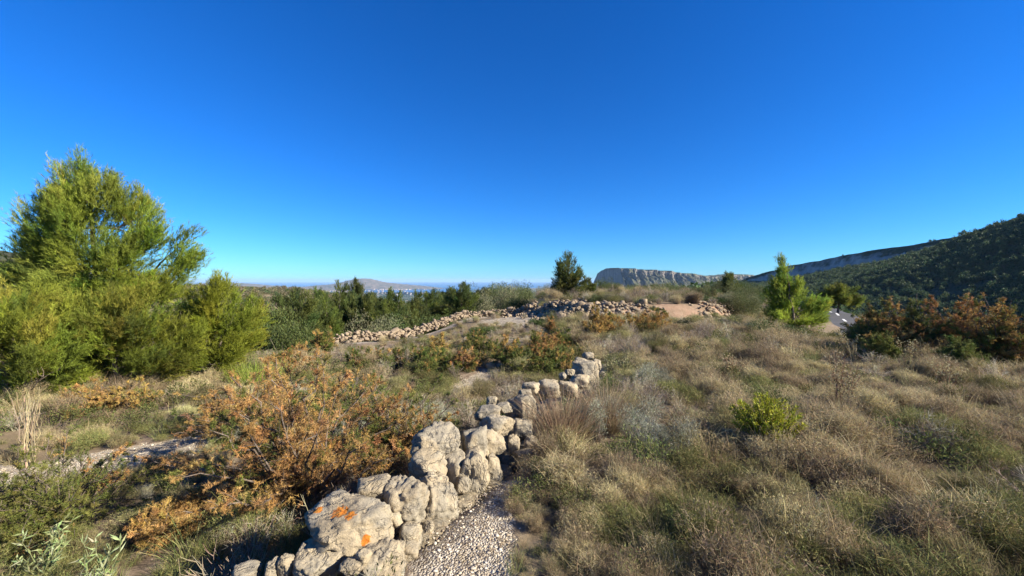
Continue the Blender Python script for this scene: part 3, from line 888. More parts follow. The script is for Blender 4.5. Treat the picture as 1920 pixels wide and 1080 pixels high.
def pine_geo(lobes, base, trunk_top, clumps, per, rc, nn=14, nl=.075, nw=.006, cols=PINE_SUN, wts=(4, 3, 2, 1), trunk_r=.09, up=.55, stems=1, bare=0., ls=.13):
    """lobes: (x,y,z, rx,ry,rz) in metres in the tree's own frame"""
    gt, gc = Geo(), Geo()
    lob = np.array(lobes, float)
    vol = lob[:, 3] * lob[:, 4] * lob[:, 5]; pr = vol ** .67; pr /= pr.sum()
    ctr = (lob[:, :3] * pr[:, None]).sum(0)
    base = np.array(base, float); top = np.array(trunk_top, float)
    trunks = []
    for s_ in range(stems):
        tp = top * [1, 1, rng.uniform(.6, .9) if s_ else 1] + (np.abs(rng.normal(size=3)) * [.4 * (-1) ** s_, .35, 0] * (trunk_r / .11) if s_ else 0)
        T = curve_pts(base, tp, 12, 0, .02); trunks.append(T)
        tube(gt, T, np.linspace(trunk_r, trunk_r * .12, 12) * (1 if s_ == 0 else .75), (.15, .12, .09), 8)
    # boughs to every lobe, then twigs to tufts gathered in sprays within the lobe
    total = pr / pr.sum() * clumps
    for li, L in enumerate(lob):
        nc = max(2, int(round(total[li])))
        rng.integers(len(trunks)); T = min(trunks, key=lambda t_: np.hypot(*(t_[-1][:2] - L[:2])))
        hd = np.hypot(*(L[:2] - T[0][:2]))
        za = np.clip(L[2] - hd * rng.uniform(.35, .8), base[2] + bare + .05, top[2] - .02)
        a = T[np.argmin(np.abs(T[:, 2] - za))]
        bough = curve_pts(a, L[:3], 8, .05, .04)
        tube(gt, bough, np.linspace(.03, .008, 8) * (trunk_r / .09) ** .6 * (.7 + hd * .25), (.17, .135, .1), 5)
        nsp = max(1, nc // 3)
        sd = rand_unit(nsp); sd[:, 2] = np.abs(sd[:, 2]) * np.where(rng.uniform(size=nsp) < .75, 1, -1)
        sp = L[:3] + sd * (rng.uniform(.35, 1., nsp) ** .5)[:, None] * L[3:6]
        for q in sp:
            st = bough[rng.integers(3, 8)]
            twig = curve_pts(st, q, 5, .03, .06)
            tube(gt, twig, np.linspace(.009, .003, 5) * (trunk_r / .09) ** .4, (.18, .14, .1), 4)
            out = norm((q - (ctr * .45 + st * .55))[None])[0]
            ax = norm((out * .8 + [0, 0, up])[None])[0]
            m = int(per * 1.7)
            t_ = rng.uniform(-.9, 1.2, m)
            off = rng.normal(size=(m, 3)) * (rc * .42 * np.clip(1.15 - .55 * np.abs(t_), .2, 1))[:, None] + ax * (t_ * rc * 1.15)[:, None]
            Pp = q + off
            Dd = norm(ax * .75 + np.array([0, 0, up * .5]) + off / rc * .38 + rng.normal(size=(m, 3)) * .26)
            base_c = pick(cols, wts, 1, .1)[0]
            shoots(gc, Pp, Dd, 1.25 * ls * rng.uniform(.6, 1.3, m), int(nn * 1.7), nl, nw, np.clip(base_c * (1 + rng.normal(size=(m, 1)) * .16), .004, .9))
    return gt, gc

def px_lobes(lst, base_px, Y, dz=.8):
    """photo-pixel lobes (px,py,rx,ry[,dy]) -> tree frame metres; base at base_px on the ground"""
    k = Y / FPX; out = []
    for l in lst:
        px, py, rx, ry = l[:4]; dy = l[4] if len(l) > 4 else rng.uniform(-.35, .35) * rx * k * 2
        out.append(((px - base_px[0]) * k, dy, (base_px[1] - py) * k, rx * k, (rx * .9) * k * dz, ry * k))
    return out

def tree(name, label, gt, gc, loc, rz=0., sc=1., cat='pine tree', group=None, mat=None):
    r_ = tag(empty(name, loc, rz, sc), label, cat, group)
    obj('trunk', gt.mesh('trunk', M_bark, True), r_)
    obj('crown', gc.mesh('crown', mat or M_needle), r_)
    return r_

def px_pine(label, base, Y, lobes, top, clumps, per, rc, **kw):
    c = px2w(base[0], base[1], Y)
    gz = Hs(c[0], c[1])
    lb = px_lobes(lobes, base, Y)
    dz = c[2] - gz            # ground may sit below the guessed base row
    lb = [(a[0], a[1], a[2] + dz, a[3], a[4], a[5]) for a in lb]
    k = Y / FPX
    gt, gc = pine_geo(lb, (0, 0, -.1), ((top[0] - base[0]) * k, 0, (base[1] - top[1]) * k + dz), clumps, per, rc, **kw)
    return tree('pine_tree', label, gt, gc, (c[0], c[1], gz))

# tall pine on the left
px_pine('tall bushy pine with rounded crown, the largest tree, towering over the scrub', (185, 725), 8.6,
        [(167, 332, 12, 18), (165, 358, 24, 26), (132, 388, 28, 32), (204, 386, 28, 32), (84, 432, 32, 34), (235, 420, 32, 44), (155, 425, 42, 44), (46, 480, 26, 30), (265, 470, 26, 40), (105, 490, 40, 36), (180, 492, 36, 30), (225, 500, 32, 30), (330, 462, 13, 34), (341, 500, 13, 30), (322, 527, 16, 28),
         (95, 548, 50, 32), (170, 560, 50, 34), (230, 556, 44, 34), (290, 562, 34, 34), (40, 545, 34, 34)], (168, 325), 760, 34, .23, nn=12, nl=.085, nw=.0075, trunk_r=.11, stems=3, bare=.7, ls=.15)
px_pine('spreading low pine in front of the tall pine, its lower boughs hiding the trunk', (215, 745), 7.7,
        [(190, 600, 60, 36), (270, 600, 48, 44), (140, 640, 66, 40), (240, 650, 70, 44), (310, 650, 44, 46), (180, 690, 60, 34), (290, 700, 44, 30)], (220, 600), 260, 44, .25, nn=12, nl=.08, nw=.007, trunk_r=.06, stems=2)
px_pine('bushy low pine cut by the left picture edge', (10, 775), 6.9,
        [(20, 600, 66, 40), (70, 630, 60, 42), (-30, 650, 60, 60), (40, 690, 80, 44), (110, 700, 46, 36), (20, 740, 70, 34), (-60, 700, 60, 60)], (10, 590), 240, 46, .24, nn=12, nl=.08, nw=.007, trunk_r=.06, stems=2)
px_pine('bright yellow-green young pine right of the tall pine', (408, 700), 8.3,
        [(408, 560, 26, 24), (398, 590, 38, 34), (430, 615, 34, 38), (378, 630, 40, 42), (412, 655, 48, 34), (350, 665, 30, 30), (395, 682, 50, 18), (435, 676, 36, 18)], (408, 545), 190, 42, .2, nn=12, nl=.08, nw=.007, trunk_r=.05, cols=[(.25, .27, .03), (.2, .24, .03), (.15, .19, .03)], wts=(4, 3, 1))
# lone pine on the terrace
px_pine('lone pine with a bare trunk and pointed crown on the skyline', (1072, 577), 24.,
        [(1065, 498, 7, 9), (1062, 508, 13, 9), (1069, 520, 15, 11), (1054, 518, 6, 9), (1060, 534, 19, 11), (1080, 532, 12, 12), (1066, 547, 19, 9), (1049, 538, 6, 8), (1075, 555, 16, 6)], (1066, 492), 200, 22, .28, nn=10, nl=.12, nw=.018, trunk_r=.09, bare=.35, cols=[(.075, .10, .032), (.11, .13, .034), (.15, .155, .042)], wts=(3, 3, 2), ls=.2, up=.35)
px_pine('small green pine touching the lone pine on its right', (1101, 573), 24.6,
        [(1098, 538, 6, 8), (1100, 550, 11, 9), (1102, 561, 14, 8)], (1099, 532), 60, 30, .22, nn=10, nl=.11, nw=.016, trunk_r=.04, cols=[(.1, .13, .03), (.13, .15, .03)], wts=(1, 1))
# bright pine beside the road
px_pine('bright green pine with a slim leader and a low spreading side beside the road', (1492, 642), 12.6,
        [(1468, 502, 4, 8), (1469, 515, 8, 11), (1466, 536, 15, 13), (1480, 554, 20, 16), (1457, 562, 13, 14), (1474, 582, 26, 18), (1510, 590, 36, 17), (1533, 580, 14, 13), (1544, 576, 5, 6), (1498, 608, 34, 10), (1458, 597, 16, 12)], (1469, 492), 270, 24, .17, nn=12, nl=.085, nw=.009, trunk_r=.06, stems=2, cols=[(.24, .28, .038), (.18, .23, .035), (.30, .32, .05)], wts=(3, 3, 2))
px_pine('flat-topped dark pine standing alone beyond the road', (1572, 592), 34.,
        [(1572, 548, 16, 8), (1562, 557, 15, 9), (1584, 558, 16, 9), (1575, 568, 22, 9), (1590, 572, 9, 6)], (1573, 542), 120, 30, .34, nn=10, nl=.16, nw=.028, trunk_r=.11, cols=[(.11, .14, .03), (.16, .18, .035)], wts=(1, 1), ls=.25)
px_pine('small pine on the skyline left of the wooded mountain', (1366, 552), 40.,
        [(1366, 528, 6, 7), (1365, 537, 10, 6), (1368, 545, 12, 5)], (1366, 520), 60, 26, .34, nn=9, nl=.18, nw=.034, trunk_r=.08, cols=[(.1, .13, .035), (.14, .16, .04)], wts=(1, 1), ls=.25)

# pines in the hollow: two shapes, copied
def proto_pine(lobes, h, cols, seed):
    return pine_geo(lobes, (0, 0, -.1), (0, 0, h), 210, 30, .34, nn=10, nl=.14, nw=.022, trunk_r=.1, cols=cols, wts=[1] * len(cols), ls=.22, up=.5)
G_D = [(.07, .095, .028), (.10, .12, .03), (.13, .145, .035)]
G_B = [(.12, .155, .032), (.16, .19, .036), (.085, .12, .03)]
pa = proto_pine([(0, 0, 4.6, .5, .5, .5), (.1, 0, 3.8, .9, .9, .6), (-.1, .1, 3., 1.2, 1.1, .6), (.1, 0, 2.2, 1.4, 1.3, .6), (0, 0, 1.4, 1.5, 1.4, .5)], 4.9, G_B, 1)
pb = proto_pine([(.2, 0, 4.2, 1., .9, .6), (-.6, .1, 3.7, .9, .9, .6), (.7, .2, 3.3, .9, .9, .6), (-.2, -.3, 3., 1.3, 1.2, .7), (.3, .2, 2.2, 1.5, 1.4, .6), (-.5, 0, 1.6, 1.2, 1.2, .5)], 4.4, G_D, 2)
MESH = {}
for nm, (a, b) in (('a', pa), ('b', pb)):
    MESH[nm] = (a.mesh('trunk', M_bark, True), b.mesh('crown', M_needle))
def copy_pine(label, px, py_top, w, Y, kind, group=None, cat='pine tree', name='pine_tree'):
    X = (px - 960) / FPX * Y; g = Hs(X, Y); zt = CAM_Z - (py_top - HZ) / FPX * Y
    h = max(zt - g, .8) / 5.0; wd = w / FPX * Y / 3.0
    r_ = tag(empty(name, (X, Y, g), rng.uniform(0, 6.28), (wd, wd, h)), label, cat, group)
    obj('trunk', MESH[kind][0], r_); obj('crown', MESH[kind][1], r_)
    return r_
copy_pine('dark round-topped pine rising highest in the hollow, before the coastal hill', 672, 531, 52, 33, 'b')
copy_pine('tall pale green pine left of the dark round-topped one in the hollow', 637, 543, 66, 27, 'a')
copy_pine('dark broad evergreen at the near edge of the hollow, before the hillside', 552, 552, 104, 19, 'b')
copy_pine('dark green pine standing just beyond the low terrace wall', 866, 535, 62, 27, 'b')
copy_pine('pale pine leaning over the dark evergreen in the hollow', 590, 556, 62, 23, 'a')
for q, (px, pt, w, Y, k) in enumerate(sorted([(704, 556, 62, 26, 'b'), (728, 552, 57, 32, 'a'), (655, 555, 70, 24, 'b'), (684, 558, 65, 23, 'b'), (748, 558, 60, 27, 'a'), (776, 564, 57, 29, 'b'), (800, 558, 55, 31, 'a'), (826, 559, 52, 33, 'b'), (845, 558, 50, 30, 'b'), (720, 574, 57, 22, 'a'), (760, 579, 55, 23.5, 'b'), (612, 564, 65, 21, 'a'), (812, 548, 50, 40, 'b'), (838, 546, 50, 42, 'b'), (880, 544, 45, 38, 'a'), (905, 543, 42, 36, 'b'), (780, 555, 50, 36, 'a'), (890, 553, 42, 34, 'b'), (935, 556, 32, 36, 'b'), (957, 548, 25, 38, 'a'), (790, 577, 50, 26, 'b')])):
    nth = 'first second third fourth fifth sixth seventh eighth ninth tenth eleventh twelfth thirteenth fourteenth fifteenth sixteenth seventeenth eighteenth nineteenth twentieth twenty-first'.split()[q]
    copy_pine('%s green pine in the wooded hollow, %s from the left after the dark evergreen' % ('dark' if k == 'b' else 'pale', nth), px, pt, w, Y, k, 'pines in the hollow')

# ------------------------------------------------------------------ bushes
def leafy_bush(r, h, n, cols, wts, L, W, squash=.5, lobes=5, stems=8, stemc=(.16, .13, .1), out=.5):
    g = Geo()
    lc = np.column_stack([rng.normal(size=(lobes, 2)) * r * .45, rng.uniform(.35, .75, lobes) * h]); lr = rng.uniform(.35, .6, lobes)
    li = rng.integers(0, lobes, n)
    d = rand_unit(n); rr = rng.uniform(0, 1, n) ** .4
    P = lc[li] + d * rr[:, None] * np.column_stack([lr[li] * r, lr[li] * r, lr[li] * h * .9])
    P[:, 2] = np.abs(P[:, 2])
    D = norm(d * out + np.array([0, 0, .5]) + rng.normal(size=(n, 3)) * .45)
    lobc = pick(cols, wts, lobes * 6, .1)
    cl = lobc[(li * 6 + rng.integers(0, 6, n))] * (1 + rng.normal(size=(n, 1)) * .12)
    leaves(g, P, D, L * rng.uniform(.6, 1.3, n), W * rng.uniform(.7, 1.2, n), np.clip(cl, .004, .9))
    for s_ in range(stems):
        e = lc[s_ % lobes] + rng.normal(size=3) * [r * .2, r * .2, h * .1]
        tube(g, curve_pts((rng.normal() * r * .06, rng.normal() * r * .06, -.03), e, 5, 0, .06), np.linspace(.012, .003, 5) * (h / .6), stemc, 4)
    return g

OLIVE = [(.105, .12, .042), (.08, .10, .034), (.14, .145, .058), (.065, .088, .028)]
DARKG = [(.05, .075, .022), (.07, .1, .026), (.1, .125, .034)]
GREYG = [(.16, .16, .085), (.13, .135, .07), (.21, .19, .11)]
BUSH = {
 'olive': [leafy_bush(.9, 1.1, 5200, OLIVE, (3, 3, 2, 2), .075, .03).mesh('bush', M_leaf) for _ in range(3)],
 'dark': [leafy_bush(.9, 1.0, 5200, DARKG, (3, 3, 2), .075, .032).mesh('bush', M_leaf) for _ in range(3)],
 'grey': [leafy_bush(.9, 1.0, 4600, GREYG, (3, 3, 2), .07, .022).mesh('bush', M_leaf) for _ in range(3)],
}
BUSHL = {k: [leafy_bush(.9, 1.05, 9500, c_, w_, .042, .021, lobes=9, stems=12).mesh('bush', M_leaf) for _ in range(2)] for k, c_, w_ in (('olive', OLIVE, (3, 3, 2, 2)), ('dark', DARKG, (3, 3, 2)), ('grey', GREYG, (3, 3, 2)))}
def bush(kind, label, px, py_top, w, Y, group=None, cat='bush', name='bush', flat=None):
    X = (px - 960) / FPX * Y; g = Hs(X, Y); zt = CAM_Z - (py_top - HZ) / FPX * Y
    h = max(zt - g, .25) / 1.05; wd = max(w / FPX * Y / 1.9, h * .62)
    o = obj(name, BUSHL[kind][rng.integers(2)] if max(h, wd) > 1.15 else BUSH[kind][rng.integers(3)], None, (X, Y, g - .02)); o.rotation_euler = (0, 0, rng.uniform(0, 6.28)); o.scale = (wd, wd, h)
    return tag(o, label, cat, group)
bush('dark', 'dark dense rounded bush in grey scrub before the bright pine', 1455, 603, 104, 11.2)
bush('dark', 'dark green rounded bush left of the dark evergreen in the hollow', 505, 583, 62, 17)
bush('grey', 'grey-leaved tree-like bush over the end of the terrace wall', 715, 590, 60, 20.5)
bush('dark', 'glossy dark green bush at the foot of the dark evergreen', 545, 612, 72, 16)
bush('dark', 'large dark green bush on the terrace above the rubble wall', 1292, 545, 76, 21)
bush('dark', 'dark green bush right of the large one above the rubble wall', 1335, 557, 58, 20.)
bush('grey', 'grey bush left of the large dark one above the rubble wall', 1252, 551, 52, 20.5)
bush('dark', 'dark low bush in shade left of the lone pine', 975, 561, 66, 25.5)
bush('olive', 'rounded grey-green bush between the dark bush and the lone pine', 1025, 548, 48, 27)
bush('dark', 'green bush in the middle of the lower field', 1010, 597, 44, 15.5)
bush('dark', 'sprawling green bush in the lower field left of the other', 905, 612, 76, 14.5)
bush('dark', 'dark bush at the foot of the sunlit stony bank', 1362, 596, 40, 15.6)
bush('grey', 'straw-grey bush beside the dark one under the stony bank', 1386, 592, 44, 16.2)
bush('dark', 'dark round-headed bush on the skyline right of the lone pine', 1130, 522, 34, 33)
_ORDB = 'first second third fourth fifth sixth seventh eighth ninth tenth eleventh twelfth thirteenth fourteenth fifteenth sixteenth seventeenth eighteenth nineteenth twentieth'.split()
def _ob(q):
    if q <= 20: return _ORDB[q - 1]
    t_ = {2: 'twenty', 3: 'thirty', 4: 'forty', 5: 'fifty'}[q // 10]
    return t_ + '-' + _ORDB[q % 10 - 1] if q % 10 else t_[:-1] + 'ieth'
KL = {'olive': 'olive-green', 'dark': 'dark green', 'grey': 'grey-green'}
def bush_band(n, px0, px1, Y0, Y1, top, kinds, wide, fmt, group, mark, ok=None):
    rows = []
    for i in range(n):
        px = rng.uniform(px0, px1); Y = rng.uniform(Y0, Y1)
        if ok and not ok(px, Y): continue
        rows.append((abs(px - mark), px, Y, top(px, Y), rng.choice(kinds), rng.uniform(*wide)))
    cnt = {}
    for _, px, Y, pt, kd, w in sorted(rows):
        sd_ = 'right' if px > mark else 'left'
        q = cnt[(kd, sd_)] = cnt.get((kd, sd_), 0) + 1
        bush(kd, fmt % (KL[kd], _ob(q), sd_), px, pt, w, Y, group)
bush_band(84, 905, 1440, 26, 56, lambda px, Y: max(rng.normal(541, 4.5) - (3 if px > 1120 else 0) + (Y < 36) * 4, 530), ['olive', 'dark', 'grey', 'olive', 'grey'], (22, 48), '%s bush on the upper terrace, %s to the %s of the lone pine', 'bushes on the upper terrace', 1068)
bush_band(40, 1100, 1420, 18.3, 25, lambda px, Y: rng.uniform(549, 560), ['olive', 'grey', 'grey'], (18, 40), 'low %s bush above the rubble wall, %s %s of the large dark bush', 'low bushes above the rubble wall', 1292)
bush_band(36, 470, 900, 18, 34, lambda px, Y: rng.uniform(590, 610), ['dark', 'dark', 'olive'], (30, 60), '%s shrub in the hollow, %s to the %s of the dark broad evergreen', 'shrubs in the hollow', 552,
          lambda px, Y: poly_sd(np.array([(px - 960) / FPX * Y]), np.array([Y]), EDGE)[0] > 1.2)

# ------------------------------------------------------------------ junipers
BROWN = [(.40, .25, .078), (.31, .19, .062), (.47, .31, .105), (.23, .15, .062)]
JGREEN = [(.10, .125, .03), (.14, .155, .038), (.18, .18, .045)]
def juniper_geo(w, h, nb, brown, nn=26, nl=.02, nw=.003, sub=7, spread=1., blen=.16, bare_low=.0, patch=1.1, seed=0):
    """many stems fanning out, each clothed in spiky branchlets; brown = share of dead sprays"""
    gs, gf = Geo(), Geo()
    Ps, Ds, Cs, Ls = [], [], [], []
    for b in range(nb):
        a = rng.uniform(0, 6.28); rr = rng.uniform(.1, 1) ** .6 * spread
        e = np.array([math.cos(a) * w * .5 * rr, math.sin(a) * w * .5 * rr, h * (1.05 - .6 * rr ** 1.6) * rng.uniform(.45, 1.12)])
        pts = curve_pts((rng.normal() * .05, rng.normal() * .05, -.02), e, 8, -.06, .035)
        tube(gs, pts, np.linspace(.013, .003, 8) * (h / 1.2), (.17, .13, .1), 4)
        T = norm(np.gradient(pts, axis=0)); sf = rng.uniform(-.42, .42)
        for s_ in range(sub):
            t = rng.uniform(.16 + bare_low, 1.); k = t * 7; i = min(int(k), 6); p = pts[i] + (pts[i + 1] - pts[i]) * (k - i)
            d0 = norm((T[i] * .9 + rand_unit(1)[0] * .8 + [0, 0, .12])[None])[0]
            bl = blen * rng.uniform(.55, 1.4) * (1.35 - 1.0 * t)
            q = p + d0 * bl
            tube(gs, np.array([p, p + d0 * bl * .5 + [0, 0, .01], q]), (.004, .003, .0015), (.24, .16, .09), 3)
            f = sf + vnoise(np.array([q / patch * 2.2 + seed * 7.7]), 3)[0] * .45 + rng.normal() * .12
            dead = f < (brown * 2 - 1) * .62
            c = pick(BROWN, (3, 3, 2, 1), 1, .1)[0] if dead else pick(JGREEN, (3, 3, 2), 1, .1)[0]
            m = 7
            tt = rng.uniform(.1, 1, m)
            Ps.append(p + d0 * bl * tt[:, None]); Ds.append(norm(d0 * .8 + rng.normal(size=(m, 3)) * .5)); Cs.append(np.tile(c, (m, 1)) * (1 + rng.normal(size=(m, 1)) * .12)); Ls.append(bl * rng.uniform(.3, .6, m))
            Ps.append(p[None]); Ds.append(d0[None]); Cs.append(c[None]); Ls.append(np.array([bl]))
    P, D, C, L = np.concatenate(Ps), np.concatenate(Ds), np.clip(np.concatenate(Cs), .004, .9), np.concatenate(Ls)
    m = len(P); n = nn
    t = rng.uniform(0, 1, m * n); Dn = np.repeat(D, n, 0)
    rad = perp(Dn); ar = rng.uniform(.6, 1.25, (m * n, 1))
    B = np.repeat(P, n, 0) + Dn * (np.repeat(L, n) * t)[:, None]
    blades(gf, B, norm(Dn * np.cos(ar) + rad * np.sin(ar)), nl * rng.uniform(.7, 1.3, m * n), nw, np.clip(np.repeat(C, n, 0) * (1 + rng.normal(size=(m * n, 1)) * .15), .004, .9))
    return gs, gf

def juniper(label, px, py_base, w, h, brown, Y=None, group=None, name='juniper_bush', **kw):
    c = ray_ground(px, py_base) if Y is None else np.array([(px - 960) / FPX * Y, Y, Hs((px - 960) / FPX * Y, Y)])
    k = c[1] / FPX
    gs, gf = juniper_geo(w * k, h * k, brown=brown, **kw)
    r_ = tag(empty(name, tuple(c), 0), label, 'juniper', group)
    obj('stems', gs.mesh('stems', M_bark, True), r_); obj('foliage', gf.mesh('foliage', M_jun), r_)
    return r_
JH = dict(nb=50, sub=24, nn=20, nl=.026, nw=.0034, blen=.2)
# foreground dying juniper and its greener neighbour
juniper('large half-dead juniper with orange-brown sprays at the foot of the wall', 575, 905, 500, 280, .68, Y=3.8, seed=1, **JH)
juniper('low orange juniper spray reaching out over the dark hollow, left of the half-dead juniper', 345, 985, 190, 62, .97, Y=3.35, seed=31, nb=14, sub=22, nn=18, nl=.022, nw=.0042, blen=.14)
juniper('juniper of mixed green and brown sprays behind the first, touching the wall', 750, 850, 280, 195, .42, Y=4.4, seed=2, nb=44, sub=10, nn=18, nl=.022, nw=.004, blen=.18)
juniper('green juniper with yellowish tips at the lower left corner', 90, 1000, 330, 170, .16, Y=3.3, seed=3, nb=54, sub=10, nn=18, nl=.02, nw=.0036, blen=.18)
juniper('brown-green juniper filling the gap between the half-dead juniper and the pines', 470, 800, 300, 120, .62, Y=5.6, seed=4, nb=44, sub=9, nn=16, nl=.025, nw=.005, blen=.2)
juniper('greenish juniper behind the half-dead juniper, towards the lower field', 640, 770, 250, 100, .45, Y=6.0, seed=5, nb=40, sub=9, nn=16, nl=.025, nw=.005, blen=.2)
juniper('small rusty juniper at the foot of the tall pine', 175, 745, 120, 62, .85, Y=6.4, seed=6, nb=26, sub=8, nn=14, nl=.026, nw=.005, blen=.15)
juniper('rusty green juniper under the spreading low pine', 245, 750, 110, 55, .7, Y=6.6, seed=7, nb=24, sub=8, nn=14, nl=.026, nw=.005, blen=.15)
JM = dict(nn=14, nl=.035, nw=.008, blen=.22)
juniper('tall orange-brown juniper before the left end of the rubble wall', 1125, 640, 76, 62, .85, Y=11.5, seed=8, nb=30, sub=9, **JM)
juniper('bright orange juniper with a green flank before the rubble wall', 1225, 632, 84, 48, .78, Y=12.3, seed=9, nb=34, sub=9, **JM)
juniper('dull orange juniper between the two before the rubble wall', 1175, 634, 60, 40, .8, Y=12.4, seed=10, nb=24, sub=8, **JM)
juniper('slim green juniper standing above the tall orange one', 1140, 612, 26, 42, .05, Y=13.5, seed=11, nb=18, sub=8, **JM)
juniper('orange and green juniper standing before the hollow', 606, 665, 40, 68, .6, Y=11.2, seed=12, nb=22, sub=8, **JM)
juniper('small yellow-green juniper in the lower field', 786, 682, 30, 42, .12, Y=9.2, seed=13, nb=18, sub=8, **JM)
juniper('rust-red dead juniper in the lower field beside the yellow-green one', 822, 668, 40, 44, .95, Y=10.0, seed=14, nb=18, sub=7, **JM)
juniper('brown-green juniper in the lower field, left of two', 958, 692, 76, 58, .5, Y=9.0, seed=15, nb=28, sub=8, **JM)
juniper('brown-green juniper in the lower field beside the end of the wall', 1015, 680, 66, 52, .55, Y=9.6, seed=16, nb=26, sub=8, **JM)
juniper('small pale orange juniper between the field bushes', 1035, 628, 24, 30, .9, Y=13.2, seed=17, nb=12, sub=7, **JM)
_jm = []
for k, br in enumerate((.25, .5, .7, .15)):
    gs, gf = juniper_geo(1., .62, nb=20, brown=br, sub=8, seed=40 + k, nn=12, nl=.034, nw=.008, blen=.18)
    _jm.append((gs.mesh('stems', M_bark, True), gf.mesh('foliage', M_jun)))
_mid = []
while len(_mid) < 44:
    px = rng.uniform(520, 1090); py = rng.uniform(642, 710)
    c = ray_ground(px, py)
    if c[1] < 7.6 or abs(poly_sd(c[0:1], c[1:2], PATH)[0]) < .5 or abs(poly_sd(c[0:1], c[1:2], WALL)[0]) < .6 or poly_sd(c[0:1], c[1:2], EDGE)[0] > -.6 or (px > 600 and px < 880 and c[1] > 9.8): continue
    _mid.append((px, tuple(c)))
for q, (px, c) in enumerate(sorted(_mid)):
    v_ = rng.choice(4, p=(.35, .25, .12, .28)); k = rng.uniform(.5, .95)
    r_ = tag(empty('juniper_shrub', c, rng.uniform(0, 6.28), (k, k, k * rng.uniform(.7, 1.15))), '%s small juniper in the lower field, %s counted from the left' % (('dull green', 'mixed green and brown', 'rusty brown', 'dark green')[v_], _ob(q + 1)), 'juniper', 'small junipers in the lower field')
    obj('stems', _jm[v_][0], r_); obj('foliage', _jm[v_][1], r_)
# thick row of junipers on the right
for k, (px, w, h, br, Y, lab) in enumerate([
        (1640, 100, 100, .42, 8.6, 'olive-brown juniper at the road end of the thick row'),
        (1700, 130, 118, .42, 8.3, 'olive-green juniper second from the road in the thick row'),
        (1650, 50, 70, .2, 7.2, 'small green juniper standing before the thick row'),
        (1775, 150, 126, .5, 8.0, 'brown and green juniper in the middle of the thick row'),
        (1850, 170, 150, .64, 7.6, 'tallest orange-brown juniper of the thick row'),
        (1925, 170, 152, .7, 7.3, 'orange-brown juniper of the thick row cut by the picture edge'),
        (1800, 60, 70, .1, 6.6, 'dark green juniper in front of the thick row')]):
    juniper(lab, px, 690, w, h, br, Y=Y, seed=20 + k, nb=64 if w > 95 else 26, sub=15, nn=11, nl=.033, nw=.0075, blen=.21)

# ------------------------------------------------------------------ scrub prototypes
def scrub_mound(r, h, n, cols, wts, L=.034, W=.0032, nleaf=0, leafc=None, wood=(.22, .17, .125)):
    """a lumpy cushion of fine forked twigs"""
    g = Geo()
    nl_ = int(rng.integers(6, 13)); r = r * rng.uniform(.85, 1.2)
    ang = rng.uniform(0, 6.28, nl_); rq = rng.uniform(0, .62, nl_) * r
    lc = np.column_stack([np.cos(ang) * rq, np.sin(ang) * rq, rng.uniform(.18, .66, nl_) * h]); lr = rng.uniform(.22, .55, nl_)
    tint = 1 + rng.normal(size=(nl_, 1)) * .13
    li = rng.integers(0, nl_, n); d = rand_unit(n); d[:, 2] = np.where(rng.uniform(size=n) < .8, np.abs(d[:, 2]), d[:, 2])
    q = rng.uniform(.25, 1, n) ** .5
    P = lc[li] + d * q[:, None] * np.column_stack([lr[li] * r, lr[li] * r, lr[li] * h * .95]); P[:, 2] = np.maximum(P[:, 2], 0)
    D = norm(d * .6 + [0, 0, .25] + rng.normal(size=(n, 3)) * .75)
    C = np.clip(pick(cols, wts, n, .17) * tint[li], .004, .9)
    blades(g, P, D, L * rng.uniform(.5, 1.7, n), W, C)
    m = max(12, n // 45)
    k = rng.integers(0, nl_, m); b = lc[k] + rand_unit(m) * [r * .3, r * .3, 0]
    grassblades(g, b, norm(rng.normal(size=(m, 3)) * [.35, .35, .2] + [0, 0, 1]), rng.uniform(.12, .34, m), W * .8, pick(cols, wts, m, .2) * 1.1, .3)
    m = n // 7
    k = rng.integers(0, nl_, m)
    e = lc[k] + rand_unit(m) * np.column_stack([lr[k] * r, lr[k] * r, lr[k] * h]) * .9; e[:, 2] = np.maximum(e[:, 2], .1 * h)
    b = e * [.25, .25, 0] + rng.normal(size=(m, 3)) * [.02, .02, 0]
    blades(g, b, norm(e - b), np.linalg.norm(e - b, axis=1), W * 1.5, jit(wood, m, .2))
    if nleaf:
        li = rng.integers(0, nl_, nleaf); d = rand_unit(nleaf); d[:, 2] = np.abs(d[:, 2])
        P = lc[li] + d * np.column_stack([lr[li] * r, lr[li] * r, lr[li] * h])
        D = norm(d * .6 + [0, 0, .4] + rng.normal(size=(nleaf, 3)) * .5)
        leaves(g, P, D, .017 * rng.uniform(.5, 1.5, nleaf), .0065, pick(*leafc, nleaf, .18))
    return g
def tuft(n, h, r, cols, wts, W=.0035, lean=.35, droop=.35):
    g = Geo()
    a = rng.uniform(0, 6.28, n); q = rng.uniform(0, 1, n) * r
    P = np.column_stack([np.cos(a) * q, np.sin(a) * q, np.full(n, -.01)])
    D = norm(np.column_stack([np.cos(a) * lean * rng.uniform(0, 1.6, n), np.sin(a) * lean * rng.uniform(0, 1.6, n), np.ones(n)]) + rng.normal(size=(n, 3)) * .14)
    grassblades(g, P, D, h * rng.uniform(.4, 1.15, n), W, pick(cols, wts, n, .15), droop * rng.uniform(.2, 1.4, n))
    return g
